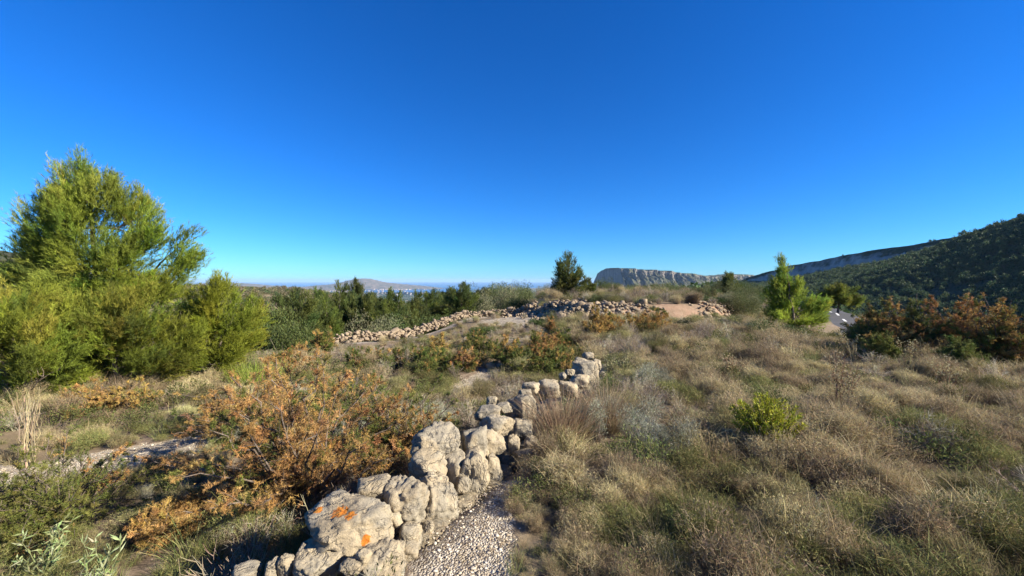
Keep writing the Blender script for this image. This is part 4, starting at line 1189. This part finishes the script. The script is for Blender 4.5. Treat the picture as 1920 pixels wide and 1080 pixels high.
def twig_bush(r=.3, h=.36):
    """half-bare shrub: grey forked twigs with a few dry leaves"""
    g = Geo()
    for k in range(46):
        a = rng.uniform(0, 6.28); q = rng.uniform(.1, 1)
        e = np.array([math.cos(a) * r * q, math.sin(a) * r * q, h * rng.uniform(.45, 1.1) * (1.1 - .5 * q)])
        pts = curve_pts((rng.normal() * .04, rng.normal() * .04, 0), e, 5, -.05, .05); c = pick([(.34, .29, .22), (.26, .21, .155), (.42, .37, .30)], (1, 1, 1), 1)[0]
        tube(g, pts, np.linspace(.0028, .0012, 5), c, 3)
        m = 26; t = rng.uniform(.3, 1, m) * 4; i = np.clip(t.astype(int), 0, 3)
        P = pts[i] + (pts[i + 1] - pts[i]) * (t - i)[:, None]
        D = norm(norm(e[None]) * .7 + rand_unit(m) * .9)
        blades(g, P, D, rng.uniform(.03, .09, m), .0028, np.clip(c * (1 + rng.normal(size=(m, 1)) * .15), .004, .9))
        m = 10; t = rng.uniform(.4, 1, m) * 4; i = np.clip(t.astype(int), 0, 3)
        leaves(g, pts[i] + (pts[i + 1] - pts[i]) * (t - i)[:, None] + rng.normal(size=(m, 3)) * .02, rand_unit(m), .016, .006, pick([(.40, .31, .17), (.26, .22, .10), (.2, .2, .09)], (1, 1, 1), m))
    return g
DRY = [(.37, .29, .16), (.28, .22, .12), (.46, .37, .205), (.23, .195, .105), (.33, .275, .175)]
DRYO = [(.29, .25, .12), (.22, .20, .09), (.36, .31, .16), (.18, .17, .075)]
GRN = [(.15, .155, .052), (.19, .185, .065), (.11, .125, .04), (.25, .22, .09)]
SILV = [(.30, .30, .225), (.25, .26, .18), (.36, .35, .27), (.20, .205, .13)]
STRAW = [(.42, .33, .18), (.33, .26, .14), (.50, .41, .25), (.27, .23, .12)]
GGRASS = [(.13, .15, .05), (.19, .19, .07), (.28, .25, .11), (.1, .12, .04)]
PRO = {
 'dry': [scrub_mound(.38, .31, 3200, DRY, (3, 3, 2, 2, 2), L=(.034, .05, .04, .06, .036)[_], nleaf=(500, 120, 260, 60, 400)[_], leafc=([(.44, .36, .2), (.2, .15, .085), (.3, .26, .13)], (1, 1, 1))) for _ in range(5)],
 'dryo': [scrub_mound(.38, .31, 3000, DRYO, (3, 3, 2, 2), L=(.034, .055, .04, .06)[_], nleaf=160, leafc=(GRN, (1, 1, 1, 1))) for _ in range(4)],
 'green': [scrub_mound(.34, .32, 2600, GRN, (3, 3, 2, 2), L=(.04, .055, .045)[_], W=.0036, nleaf=300, leafc=(GRN, (2, 2, 2, 1))) for _ in range(3)],
 'silver': [scrub_mound(.26, .34, 1200, SILV, (3, 3, 2, 2), L=.045, W=.0036, nleaf=420, leafc=(SILV, (3, 3, 2, 2))) for _ in range(2)],
 'leafy': [leafy_bush(.26, .36, 900, [(.13, .145, .045), (.09, .11, .035), (.19, .18, .065)], (3, 3, 1), .032, .011, lobes=6, stems=10) for _ in range(2)],
 'twiggy': [twig_bush() for _ in range(3)],
 'straw': [tuft(130, .34, .09, STRAW, (3, 3, 1, 2)) for _ in range(3)],
 'ggrass': [tuft(150, .30, .10, GGRASS, (3, 3, 2, 2)) for _ in range(3)],
}
PM = {k: [g.mesh(k + '_scrub', M_grass if k in ('straw', 'ggrass') else M_scrub) for g in v] for k, v in PRO.items()}
ORDER = [(k, i) for k in PM for i in range(len(PM[k]))]

def scatter(name, label, cat, meshes, P, rz, sc, idx, tilt=None):
    """one object: meshes set out on points by geometry nodes"""
    n = len(P)
    me = bpy.data.meshes.new(name); me.vertices.add(n); me.vertices.foreach_set('co', np.ascontiguousarray(P, np.float32).ravel())
    rot = np.zeros((n, 3), np.float32); rot[:, 2] = rz
    if tilt is not None: rot[:, :2] = tilt
    a = me.attributes.new('rot', 'FLOAT_VECTOR', 'POINT'); a.data.foreach_set('vector', rot.ravel())
    s3 = np.ascontiguousarray(sc, np.float32)
    if s3.ndim == 1: s3 = np.repeat(s3[:, None], 3, 1)
    a = me.attributes.new('scl', 'FLOAT_VECTOR', 'POINT'); a.data.foreach_set('vector', np.ascontiguousarray(s3).ravel())
    a = me.attributes.new('pick', 'INT', 'POINT'); a.data.foreach_set('value', np.ascontiguousarray(idx, np.int32))
    o = obj(name, me); tag(o, label, cat, kind='stuff')
    pc = bpy.data.collections.new(name + '_sources')
    for k, m in enumerate(meshes):
        q = bpy.data.objects.new('%s_source_%03d' % (name, k), m); pc.objects.link(q)
    ng = bpy.data.node_groups.new(name + '_nodes', 'GeometryNodeTree')
    ng.interface.new_socket('Geometry', in_out='INPUT', socket_type='NodeSocketGeometry')
    ng.interface.new_socket('Geometry', in_out='OUTPUT', socket_type='NodeSocketGeometry')
    N = ng.nodes; i_ = N.new('NodeGroupInput'); o_ = N.new('NodeGroupOutput')
    ci = N.new('GeometryNodeCollectionInfo'); ci.inputs[0].default_value = pc; ci.inputs[1].default_value = True; ci.inputs[2].default_value = True
    ip = N.new('GeometryNodeInstanceOnPoints'); ip.inputs['Pick Instance'].default_value = True
    def at(nm, ty):
        q = N.new('GeometryNodeInputNamedAttribute'); q.data_type = ty; q.inputs[0].default_value = nm
        return q.outputs[0]
    L = ng.links.new
    e2r = N.new('FunctionNodeEulerToRotation')
    L(i_.outputs[0], ip.inputs['Points']); L(ci.outputs[0], ip.inputs['Instance'])
    L(at('pick', 'INT'), ip.inputs['Instance Index']); L(at('rot', 'FLOAT_VECTOR'), e2r.inputs[0]); L(e2r.outputs[0], ip.inputs['Rotation']); L(at('scl', 'FLOAT_VECTOR'), ip.inputs['Scale'])
    L(ip.outputs[0], o_.inputs[0])
    md = o.modifiers.new('scatter', 'NODES'); md.node_group = ng
    return o

def jgrid(x0, x1, y0, y1, st):
    xs = np.arange(x0, x1, st); ys = np.arange(y0, y1, st)
    gx, gy = np.meshgrid(xs, ys); gx = gx.ravel(); gy = gy.ravel()
    return gx + rng.uniform(-.5, .5, len(gx)) * st, gy + rng.uniform(-.5, .5, len(gy)) * st

_ORD = 'nearest second third fourth fifth sixth seventh eighth ninth tenth eleventh twelfth thirteenth fourteenth fifteenth sixteenth seventeenth eighteenth nineteenth twentieth'.split()
_TENS = {2: 'twenty', 3: 'thirty', 4: 'forty', 5: 'fifty', 6: 'sixty', 7: 'seventy', 8: 'eighty', 9: 'ninety'}
def ORD(q):
    if q <= 20: return _ORD[q - 1]
    return _TENS[q // 10] + '-' + (['', 'first'] + _ORD[1:9])[q % 10] if q % 10 else _TENS[q // 10][:-1] + 'ieth'
def place_scrub():
    xs, ys, ss = [], [], []
    for (x0, x1, y0, y1, st, lo, hi, rmin, rmax) in [(-12, 13, .9, 9, .23, .34, 1.0, 1.75, 8.5), (-22, 22, 4, 19, .36, .55, 1.3, 8.5, 18), (-60, 60, 10, 60, .8, .9, 2., 18, 60)]:
        x, y = jgrid(x0, x1, y0, y1, st)
        if rmin < 2:      # close growth of small plants beside the bare patch
            x2, y2 = jgrid(-.1, 1.15, 1.7, 3.0, .1); x = np.r_[x, x2]; y = np.r_[y, y2]
        r = np.hypot(x, y)
        m = (r > rmin) & (r < rmax) & (np.abs(x) < 1.42 * y + 1.2)
        xs.append(x[m]); ys.append(y[m]); ss.append(rng.uniform(lo, hi, m.sum()))
    x, y, s = map(np.concatenate, (xs, ys, ss)); r = np.hypot(x, y)
    gm = gravel_mask(x, y); dw = np.abs(poly_sd(x, y, WALL)); dr = np.abs(poly_sd(x, y, ROAD)); rm = red_mask(x, y)
    srub = poly_sd(x, y, RUB); sedge = poly_sd(x, y, EDGE)
    keep = (gm < .35 + .25 * rng.uniform(size=len(x))) & ((dw > .34) | (y > 6.9)) & (dr > 3.6) & (rng.uniform(size=len(x)) > rm * .85)
    keep &= (np.hypot(x - 2.34, y - 3.6) > .27)
    keep &= ~((np.abs(srub) < .5) & (x > 2) & (y < 25) & (rng.uniform(size=len(x)) < .7)) & ~((np.abs(sedge) < .55) & (y > 14.5) & (y < 25))
    # thin the lower field near the terrace wall (bare strip)
    keep &= ~((sedge > -3.5) & (sedge < 0) & (y > 13.5) & (y < 26) & (rng.uniform(size=len(x)) < .5))
    x, y, s, r = x[keep], y[keep], s[keep], r[keep]
    z = H(x, y)
    left = poly_sd(x, y, WALL) > 0
    s = s * np.where((x > -.3) & (x < .35) & (y < 2.9), .4, np.where((x > -.3) & (x < 1.1) & (y < 2.95), .62, 1.))
    s = s * np.where((x < -2.6) & (y > 3.) & (y < 5.2), .68, 1.)
    s = s * np.where((y > 9.5) & (y < 24) & (x < 1.5) & (x > -8), .55, 1.)
    n1 = fbm2(x / 1.6, y / 1.6, 3, 61); n2 = fbm2(x / .8 + 9, y / .8, 3, 63); n3 = fbm2(x / 1.1 - 20, y / 1.1, 2, 65)
    u = rng.uniform(size=len(x))
    kind = np.full(len(x), 'dry', object)
    kind[(n1 > .12)] = 'dryo'
    kind[(n2 > .38)] = 'green'
    kind[(fbm2(x / .9 + 40, y / .9, 2, 67) > .16)] = 'twiggy'
    kind[(n3 > .46) & (r < 7)] = 'silver'
    kind[(u > .30) & (u < .37)] = 'leafy'
    kind[u < .16] = 'straw'
    kind[(u > .93) | ((n1 < -.38) & (u > .6))] = 'ggrass'
    nearright = (~left) & (y < 3.2) & (x > 1.2)
    kind[nearright & (u < .45)] = np.where(rng.uniform(size=int((nearright & (u < .45)).sum())) < .4, 'green', 'dryo')
    nl = left & (y < 3.4)
    kind[nl & (u < .5)] = 'ggrass'
    kind[nl & (u > .75)] = 'green'
    st = {k: [i for i, o_ in enumerate(ORDER) if o_[0] == k] for k in PM}
    idx = np.array([st[k][rng.integers(len(st[k]))] for k in kind])
    rz = rng.uniform(0, 6.28, len(x)); tilt = rng.normal(size=(len(x), 2)) * .1
    # the 300 mounds that show largest stand as bushes of their own
    mound = np.isin(kind, ['dry', 'dryo', 'green', 'silver', 'twiggy', 'leafy'])
    size = np.where(mound & (r > 2.0) & (np.abs(x) < 1.27 * y), s / r, 0)
    big = np.argsort(-size)[:300]
    LOOK = {'dry': 'low grey-brown scrub bush', 'dryo': 'low olive-brown scrub bush', 'green': 'low fine-leaved green shrub', 'silver': 'small silvery-grey shrub', 'twiggy': 'half-bare twiggy grey shrub', 'leafy': 'small dark leafy shrub'}
    NM = {'dry': 'dry_bush', 'dryo': 'olive_brown_bush', 'green': 'green_shrub', 'silver': 'silver_shrub', 'twiggy': 'twiggy_shrub', 'leafy': 'leafy_shrub'}
    MARKS = [('the bright sapling', 2.34, 3.65), ('the orange-lichened boulder', -.9, 2.3), ('the straw tussock', .5, 3.95), ('the tallest seed-head plant', 3.7, 4.5), ('the far end of the wall', 1.2, 6.3), ('the juniper row', 8.2, 7.2), ('the half-dead juniper', -2., 3.75), ('the tall pale stalks', -5.5, 4.55), ('the corner leafy plants', -3., 2.6), ('the white gravel patch', -.1, 2.6), ('the flat pale rock', -5.4, 6.3), ('the lower right corner', 2.9, 2.1)]
    mk = np.array([m_[1:] for m_ in MARKS])
    seen = {}
    dist = np.hypot(x[big, None] - mk[:, 0], y[big, None] - mk[:, 1]); near = dist.argmin(1)
    for t_ in np.argsort(dist.min(1)):
        i = big[t_]
        k, j = ORDER[idx[i]]
        o = obj(NM[k], PM[k][j], None, (x[i], y[i], z[i] - .015)); o.rotation_euler = (tilt[i, 0], tilt[i, 1], rz[i]); o.scale = tuple(s[i] * rng.uniform(.75, 1.3, 3))
        w_, (mx_, my_) = MARKS[near[t_]][0], mk[near[t_]]
        dx_, dy_ = x[i] - mx_, y[i] - my_
        side = ('right of' if dx_ > 0 else 'left of') if abs(dx_) > abs(dy_) else ('behind' if dy_ > 0 else 'in front of')
        q = seen[(k, w_, side)] = seen.get((k, w_, side), 0) + 1
        tag(o, '%s, %s %s %s' % (LOOK[k], ORD(q), side, w_), 'shrub', 'scattered ' + LOOK[k].replace(' bush', ' bushes').replace(' shrub', ' shrubs'))
    rest = np.ones(len(x), bool); rest[big] = False
    allm = [PM[k][i] for k, i in ORDER]
    P = np.column_stack([x, y, z - .015])
    gr = np.isin(kind, ['straw', 'ggrass'])
    a = rest & ~gr
    sv = s[:, None] * rng.uniform(.75, 1.3, (len(s), 3))
    scatter('scrub', 'dense dry low scrub covering the slope', 'scrub', allm, P[a], rz[a], sv[a], idx[a], tilt[a])
    a = rest & gr
    scatter('grass', 'dry grass growing through the scrub', 'grass', allm, P[a], rz[a], s[a] * 1.15, idx[a], tilt[a])
    print('scrub points', len(x))
place_scrub()

# grit and pebbles on the bare patches
def place_gravel():
    x, y = jgrid(-9, 1.2, 1.6, 9.5, .028)
    gm = gravel_mask(x, y); k = (gm + fbm2(x * 4, y * 4, 3, 71) * .35 > .55 + rng.uniform(-.42, .42, len(x))) & (np.hypot(x, y) < 9.5) & (np.abs(x) < 1.4 * y + .5)
    x, y = x[k], y[k]
    t = NT('pale_grit'); rnd = t.n('ObjectInfo').outputs['Random']
    m = t.done(t.principled(t.ramp(rnd, [(.0, (.24, .185, .12)), (.25, (.42, .35, .25)), (.7, (.53, .46, .345)), (1., (.62, .56, .45))]), .9, .15))
    ms = [build_mesh('pebble', *rock_shape(1, 1500 + j, planes=8, soft=16), None, m, False) for j in range(5)]
    n = len(x); s = rng.gamma(1.2, .0024, n) + .0018
    s3 = np.column_stack([s * rng.uniform(.8, 1.5, n), s * rng.uniform(.7, 1.2, n), s * rng.uniform(.4, .8, n)])
    scatter('gravel', 'pale limestone grit and pebbles on the bare ground', 'gravel', ms, np.column_stack([x, y, H(x, y) + s * .15]), rng.uniform(0, 6.28, n), s3, rng.integers(0, 5, n))
    g = Geo(); m_ = 5
    lit = []
    for j in range(3):
        g = Geo(); k_ = 9
        D = norm(rng.normal(size=(k_, 3)) * [1, 1, .12]); blades(g, rng.normal(size=(k_, 3)) * [.02, .02, 0] + [0, 0, .004], D, rng.uniform(.015, .05, k_), .0024, pick([(.22, .15, .09), (.34, .26, .16), (.16, .12, .08)], (1, 1, 1), k_))
        lit.append(g.mesh('litter', M_scrub))
    q = rng.choice(n, min(n, 1500), False)
    scatter('twig_litter', 'dry twigs and needles littering the pale grit', 'litter', lit, np.column_stack([x[q], y[q], H(x[q], y[q]) + .006]), rng.uniform(0, 6.28, len(q)), rng.uniform(.6, 1.3, len(q)), rng.integers(0, 3, len(q)))
    print('pebbles', n)
place_gravel()

# ------------------------------------------------------------------ single plants near the camera
def plant(name, label, g, px, py, mat, cat, Y=None, sc=1.):
    c = ray_ground(px, py) if Y is None else np.array([(px - 960) / FPX * Y, Y, Hs((px - 960) / FPX * Y, Y)])
    o = obj(name, g.mesh(name, mat), None, tuple(c)); o.scale = (sc,) * 3
    return tag(o, label, cat)
# small bright evergreen sapling
def sapling():
    g = Geo()
    for b in range(95):
        a = rng.uniform(0, 6.28); rr = rng.uniform(0, 1) ** .7
        e = np.array([math.cos(a) * .33 * rr, math.sin(a) * .33 * rr, .60 * (1 - .42 * rr) * rng.uniform(.6, 1.05)])
        pts = curve_pts((0, 0, 0), e, 6, -.05, .04); tube(g, pts, np.linspace(.006, .002, 6), (.2, .16, .08), 4)
        n = 95; t = rng.uniform(.2, 1.02, n); k = t * 5; i = np.clip(k.astype(int), 0, 4)
        P = pts[i] + (pts[i + 1] - pts[i]) * (k - i)[:, None]
        D = norm(norm(e[None]) * .7 + rand_unit(n) * .8 + [0, 0, .2])
        leaves(g, P, D, .036 * rng.uniform(.6, 1.3, n), .0095, pick([(.33, .34, .03), (.24, .27, .025), (.42, .39, .05)], (3, 3, 1), n, .12))
    return g
plant('sapling', 'small bright yellow-green sapling standing alone in the dry scrub', sapling(), 1440, 858, M_leaf, 'sapling', Y=3.65)
# broom-like tussocks by the wall
TUS = [(.34, .25, .14), (.27, .19, .11), (.40, .31, .18), (.22, .17, .10)]
plant('tussock', 'straw-coloured brush-like tussock against the middle of the wall', tuft(900, .62, .22, TUS, (3, 3, 2, 2), .0035, .42, .25), 1055, 880, M_grass, 'tussock', Y=3.95)
plant('tussock', 'browner brush-like tussock right of the one against the wall', tuft(800, .58, .22, [(.26, .19, .12), (.2, .15, .1), (.33, .25, .15)], (1, 1, 1), .0035, .42, .25), 1135, 850, M_grass, 'tussock', Y=4.3)
# pale seed-head plants
def seedhead(h, n=9, w=.22):
    g = Geo()
    for k in range(n):
        a = rng.uniform(0, 6.28); e = np.array([math.cos(a) * w * rng.uniform(.2, 1), math.sin(a) * w * rng.uniform(.2, 1), h * rng.uniform(.6, 1)])
        pts = curve_pts((0, 0, 0), e, 7, 0, .03); tube(g, pts, np.linspace(.004, .0018, 7), (.28, .17, .1), 4)
        for j in range(9):
            t = rng.uniform(.55, 1) * 6; i = min(int(t), 5); p = pts[i] + (pts[i + 1] - pts[i]) * (t - i)
            d = norm((rand_unit(1)[0] * .8 + [0, 0, .6])[None])[0]; q = p + d * rng.uniform(.03, .08)
            tube(g, np.array([p, (p + q) / 2, q]), (.0016, .0013, .001), (.3, .2, .11), 3)
            m = 22
            blades(g, np.repeat(q[None], m, 0), rand_unit(m), .013, .006, pick([(.62, .55, .30), (.55, .47, .22), (.68, .63, .42)], (1, 1, 1), m, .1))
        n2 = 26; t = rng.uniform(.1, .8, n2) * 6; i = np.clip(t.astype(int), 0, 5)
        leaves(g, pts[i] + (pts[i + 1] - pts[i]) * (t - i)[:, None], norm(rand_unit(n2) + [0, 0, .3]), .035, .008, pick([(.16, .17, .06), (.24, .2, .09)], (1, 1), n2))
    return g
for px, py, hpx, Y, lab in [(1572, 800, 118, 4.5, 'tallest dry plant with pale yellow seed heads and reddish stems'), (1782, 745, 72, 5.4, 'pale seed-head plant before the right part of the juniper row'), (1376, 725, 50, 6.2, 'short pale seed-head plant between the wall end and the sapling'), (1702, 690, 56, 7.0, 'pale yellow seed-head plant against the juniper row'), (1590, 672, 48, 8.4, 'pale yellow seed-head plant by the road end of the juniper row'), (1352, 640, 36, 10.2, 'yellow flowering clump in grey scrub below the rubble wall')]:
    plant('seed_head_plant', lab, seedhead(hpx / FPX * Y * 1.05, 11), px, py, M_leaf, 'dry plant', Y=Y)
# tall pale grass stalks at the left
g = Geo()
n = 26; a = rng.uniform(0, 6.28, n)
for k in range(n):
    e = np.array([math.cos(a[k]) * .16 * rng.uniform(.2, 1), math.sin(a[k]) * .16 * rng.uniform(.2, 1), .85 * rng.uniform(.7, 1.05)])
    tube(g, curve_pts((rng.normal() * .04, rng.normal() * .04, 0), e, 6, 0, .02), np.linspace(.0035, .002, 6), pick([(.5, .42, .26), (.42, .34, .2)], (1, 1), 1)[0], 4)
plant('dry_stalks', 'clump of tall pale dry stalks at the left before the pines', g, 50, 880, M_grass, 'dry stalks', Y=4.55)
# bare twiggy stalks beside the first boulders
for px, Y, lab, hh in [(420, 2.45, 'bare branching stalks left of the lichen boulder', .42), (480, 2.35, 'bare branching stalks between the lichen boulder and lower stones', .4), (640, 3.1, 'thin grey stalks behind the lichen boulder', .45), (700, 3.35, 'thin grey stalks behind the wall under the juniper', .42)]:
    g = Geo()
    for k in range(46):
        a = rng.uniform(0, 6.28); e = np.array([math.cos(a) * .26 * rng.uniform(.1, 1), math.sin(a) * .2 * rng.uniform(.1, 1), hh * rng.uniform(.5, 1.05)])
        b = np.array([rng.normal() * .1, rng.normal() * .07, -.02])
        pts = curve_pts(b, b + e, 6, 0, .03); c = pick([(.33, .25, .18), (.26, .2, .16), (.4, .33, .23)], (1, 1, 1), 1)[0]
        tube(g, pts, np.linspace(.0032, .0016, 6), c, 3)
        for j in range(3):
            i = rng.integers(3, 6); d = norm((norm(e[None])[0] + rand_unit(1)[0] * .7)[None])[0]
            tube(g, np.array([pts[i], pts[i] + d * .05, pts[i] + d * .09 + [0, 0, .01]]), (.0018, .0015, .001), c, 3)
    plant('bare_stalks', lab, g, px, 1000, M_grass, 'dry stalks', Y=Y)
# light green narrow-leaved plants in the lower left corner
for px, Y, lab in [(85, 2.75, 'pale green narrow-leaved plant in the lower left corner'), (190, 2.55, 'pale green narrow-leaved plant at the bottom edge, right of its twin')]:
    g = Geo()
    for k in range(13):
        a = rng.uniform(0, 6.28); e = np.array([math.cos(a) * .18 * rng.uniform(.2, 1), math.sin(a) * .18 * rng.uniform(.2, 1), .42 * rng.uniform(.55, 1.05)])
        pts = curve_pts((0, 0, 0), e, 6, 0, .03); tube(g, pts, np.linspace(.004, .002, 6), (.2, .22, .1), 4)
        n = 20; t = rng.uniform(.3, 1.0, n) * 5; i = np.clip(t.astype(int), 0, 4)
        leaves(g, pts[i] + (pts[i + 1] - pts[i]) * (t - i)[:, None], norm(rand_unit(n) * .9 + [0, 0, .7]), .065 * rng.uniform(.6, 1.2, n), .011, pick([(.28, .34, .16), (.2, .27, .1), (.34, .38, .2)], (1, 1, 1), n, .1))
    plant('leafy_plant', lab, g, px, 1060, M_leaf, 'plant', Y=Y)
# leafy evergreen by the wall's left face
plant('leafy_shrub', 'glossy narrow-leaved shrub against the left face of the wall, beside the pale path', leafy_bush(.42, .5, 1500, [(.12, .14, .04), (.08, .1, .03), (.2, .21, .07)], (1, 1, 1), .05, .013, lobes=4), 935, 790, M_leaf, 'shrub', Y=5.0)
plant('leafy_shrub', 'pale green shrub hugging the far end of the wall', leafy_bush(.3, .36, 900, [(.17, .19, .08), (.12, .14, .05), (.25, .25, .12)], (1, 1, 1), .045, .012, lobes=4), 1150, 712, M_leaf, 'shrub', Y=6.4)
plant('reed_clump', 'upright bright yellow-green grass clump beside the young bright pine', tuft(700, .6, .5, [(.22, .25, .035), (.16, .2, .03), (.28, .28, .06)], (1, 1, 1), .006, .2, .2), 485, 700, M_grass, 'grass clump', Y=8.0)

# ------------------------------------------------------------------ woods and scrub far off
def far_tree(n, cols, wts, L):
    return leafy_bush(.5, 1.0, n, cols, wts, L, L * .7, lobes=6, stems=3, out=.9)
FT = [far_tree(260, [(.055, .088, .036), (.075, .108, .04), (.1, .125, .045)], (3, 3, 1), .17).mesh('far_tree', M_leaf) for _ in range(5)]
FS = [far_tree(220, [(.17, .145, .08), (.12, .12, .055), (.21, .17, .11)], (2, 3, 1), .16).mesh('far_shrub', M_leaf) for _ in range(4)]
def place_forest():
    Y, v, X, Z = MTN
    n = 32000
    yy = rng.uniform(-50, 1500, n * 2); vv = rng.uniform(0, .69, n * 2)
    iy = np.interp(yy, Y, np.arange(len(Y))); iv = np.interp(vv, v, np.arange(len(v)))
    a = iy.astype(int).clip(0, len(Y) - 2); b = iv.astype(int).clip(0, len(v) - 2); fa, fb = iy - a, iv - b
    bil = lambda G: G[a, b] * (1 - fa) * (1 - fb) + G[a + 1, b] * fa * (1 - fb) + G[a, b + 1] * (1 - fa) * fb + G[a + 1, b + 1] * fa * fb
    x, z = bil(X), bil(Z)
    inview = (yy > 60) & ((x / yy) < 1.5)
    dens = 1.5 * fbm2(x / 45, yy / 45, 4, 81) + rng.uniform(-.3, .6, len(x)) - (vv > .62) * .25
    k = inview & (dens > -.35)
    k &= ~((vv > .655) & (yy > 470) & (yy < 1080))
    P = np.column_stack([x, yy, z - .4])[k][:n]; m = len(P)
    s = rng.lognormal(1.45, .32, m).clip(2, 7)
    s3 = np.column_stack([s * rng.uniform(.8, 1.2, m), s * rng.uniform(.8, 1.2, m), s * rng.uniform(.9, 1.5, m) * .8])
    scatter('forest', 'dense pine wood covering the shaded mountainside', 'forest', FT, P, rng.uniform(0, 6.28, m), s3, rng.integers(0, 5, m))
    # sparse trees along the ridge
    # scrub on the left hillside and the ground falling to the right
    x, y = jgrid(-420, 320, 55, 480, 3.6)
    r = np.hypot(x, y)
    kk = (np.abs(x) < 1.4 * y) & (fbm2(x / 30, y / 30, 3, 83) + rng.uniform(-.6, .6, len(x)) > .1 - .4 * (x > 20)) & ~((x > -15) & (x < 12) & (y < 75))
    kk &= np.abs(poly_sd(x, y, ROAD)) > 4
    x, y = x[kk], y[kk]; m = len(x)
    s = rng.uniform(1.1, 2.6, m) * (1 + .0012 * np.hypot(x, y)) * np.where(x > 20, 1.6, 1.)
    s3 = np.column_stack([s * 1.25, s * 1.25, s * rng.uniform(.6, 1., m)])
    id_ = np.where((rng.uniform(size=m) < .25) | (x > 20), rng.integers(0, 5, m), 5 + rng.integers(0, 4, m))
    scatter('hillside_scrub', 'scrub and small trees dotting the terraced hillside across the valley', 'scrub', FT + FS, np.column_stack([x, y, H(x, y) - .1]), rng.uniform(0, 6.28, m), s3, id_)
    # coastal plain groves
    n = 5000
    yy = rng.uniform(3000, 12500, n) ; px = rng.uniform(330, 900, n); x = (px - 960) / FPX * yy
    s = rng.uniform(14, 40, n)
    scatter('groves', 'dark groves on the hazy coastal plain', 'trees', FT, np.column_stack([x, yy, H(x, yy) - 2]), rng.uniform(0, 6.28, n), np.column_stack([s * 2, s * 1.4, s * .5]), rng.integers(0, 5, n))
    print('forest', len(P), 'hill', m)
place_forest()
# trees seen on the ridge line
ft = FT[0]
for qn, (px, py, s) in enumerate(sorted([(1745, 452, 5), (1752, 452, 4.), (1806, 440, 8), (1800, 442, 6), (1869, 420, 5), (1912, 408, 6), (1580, 480, 4), (1858, 424, 5)])):
    Y = 640 * FPX / (px - 960.); Zr = np.interp(Y, RY, RZ)
    o = obj('ridge_tree', ft, None, (640, Y, Zr - 1)); o.scale = (s * 1.1, s * 1.1, s); o.rotation_euler = (0, 0, rng.uniform(0, 6.28))
    tag(o, 'small dark tree on the mountain ridge, %s counting up the ridge' % _ob(qn + 1), 'tree', 'trees on the ridge')

# ------------------------------------------------------------------ air
def haze():
    m = bpy.data.materials.new('haze'); m.use_nodes = True
    nt = m.node_tree; nt.nodes.clear()
    o = nt.nodes.new('ShaderNodeOutputMaterial'); pv = nt.nodes.new('ShaderNodeVolumePrincipled')
    pv.inputs['Color'].default_value = (.46, .70, 1., 1); pv.inputs['Density'].default_value = 2.6e-5
    pv.inputs['Anisotropy'].default_value = .0
    nt.links.new(pv.outputs[0], o.inputs['Volume'])
    x, y0, y1, z0, z1 = 205000, -45000, 75000, -760, 150
    V = np.array([(sx * x, y, z) for z in (z0, z1) for sx, y in ((-1, y0), (1, y0), (1, y1), (-1, y1))])
    F = np.array([(0, 3, 2, 1), (4, 5, 6, 7), (0, 1, 5, 4), (1, 2, 6, 5), (2, 3, 7, 6), (3, 0, 4, 7)])
    tag(obj('haze', build_mesh('haze', V, F, None, m)), 'thin blue haze over the far coast', 'haze', kind='stuff')
haze()
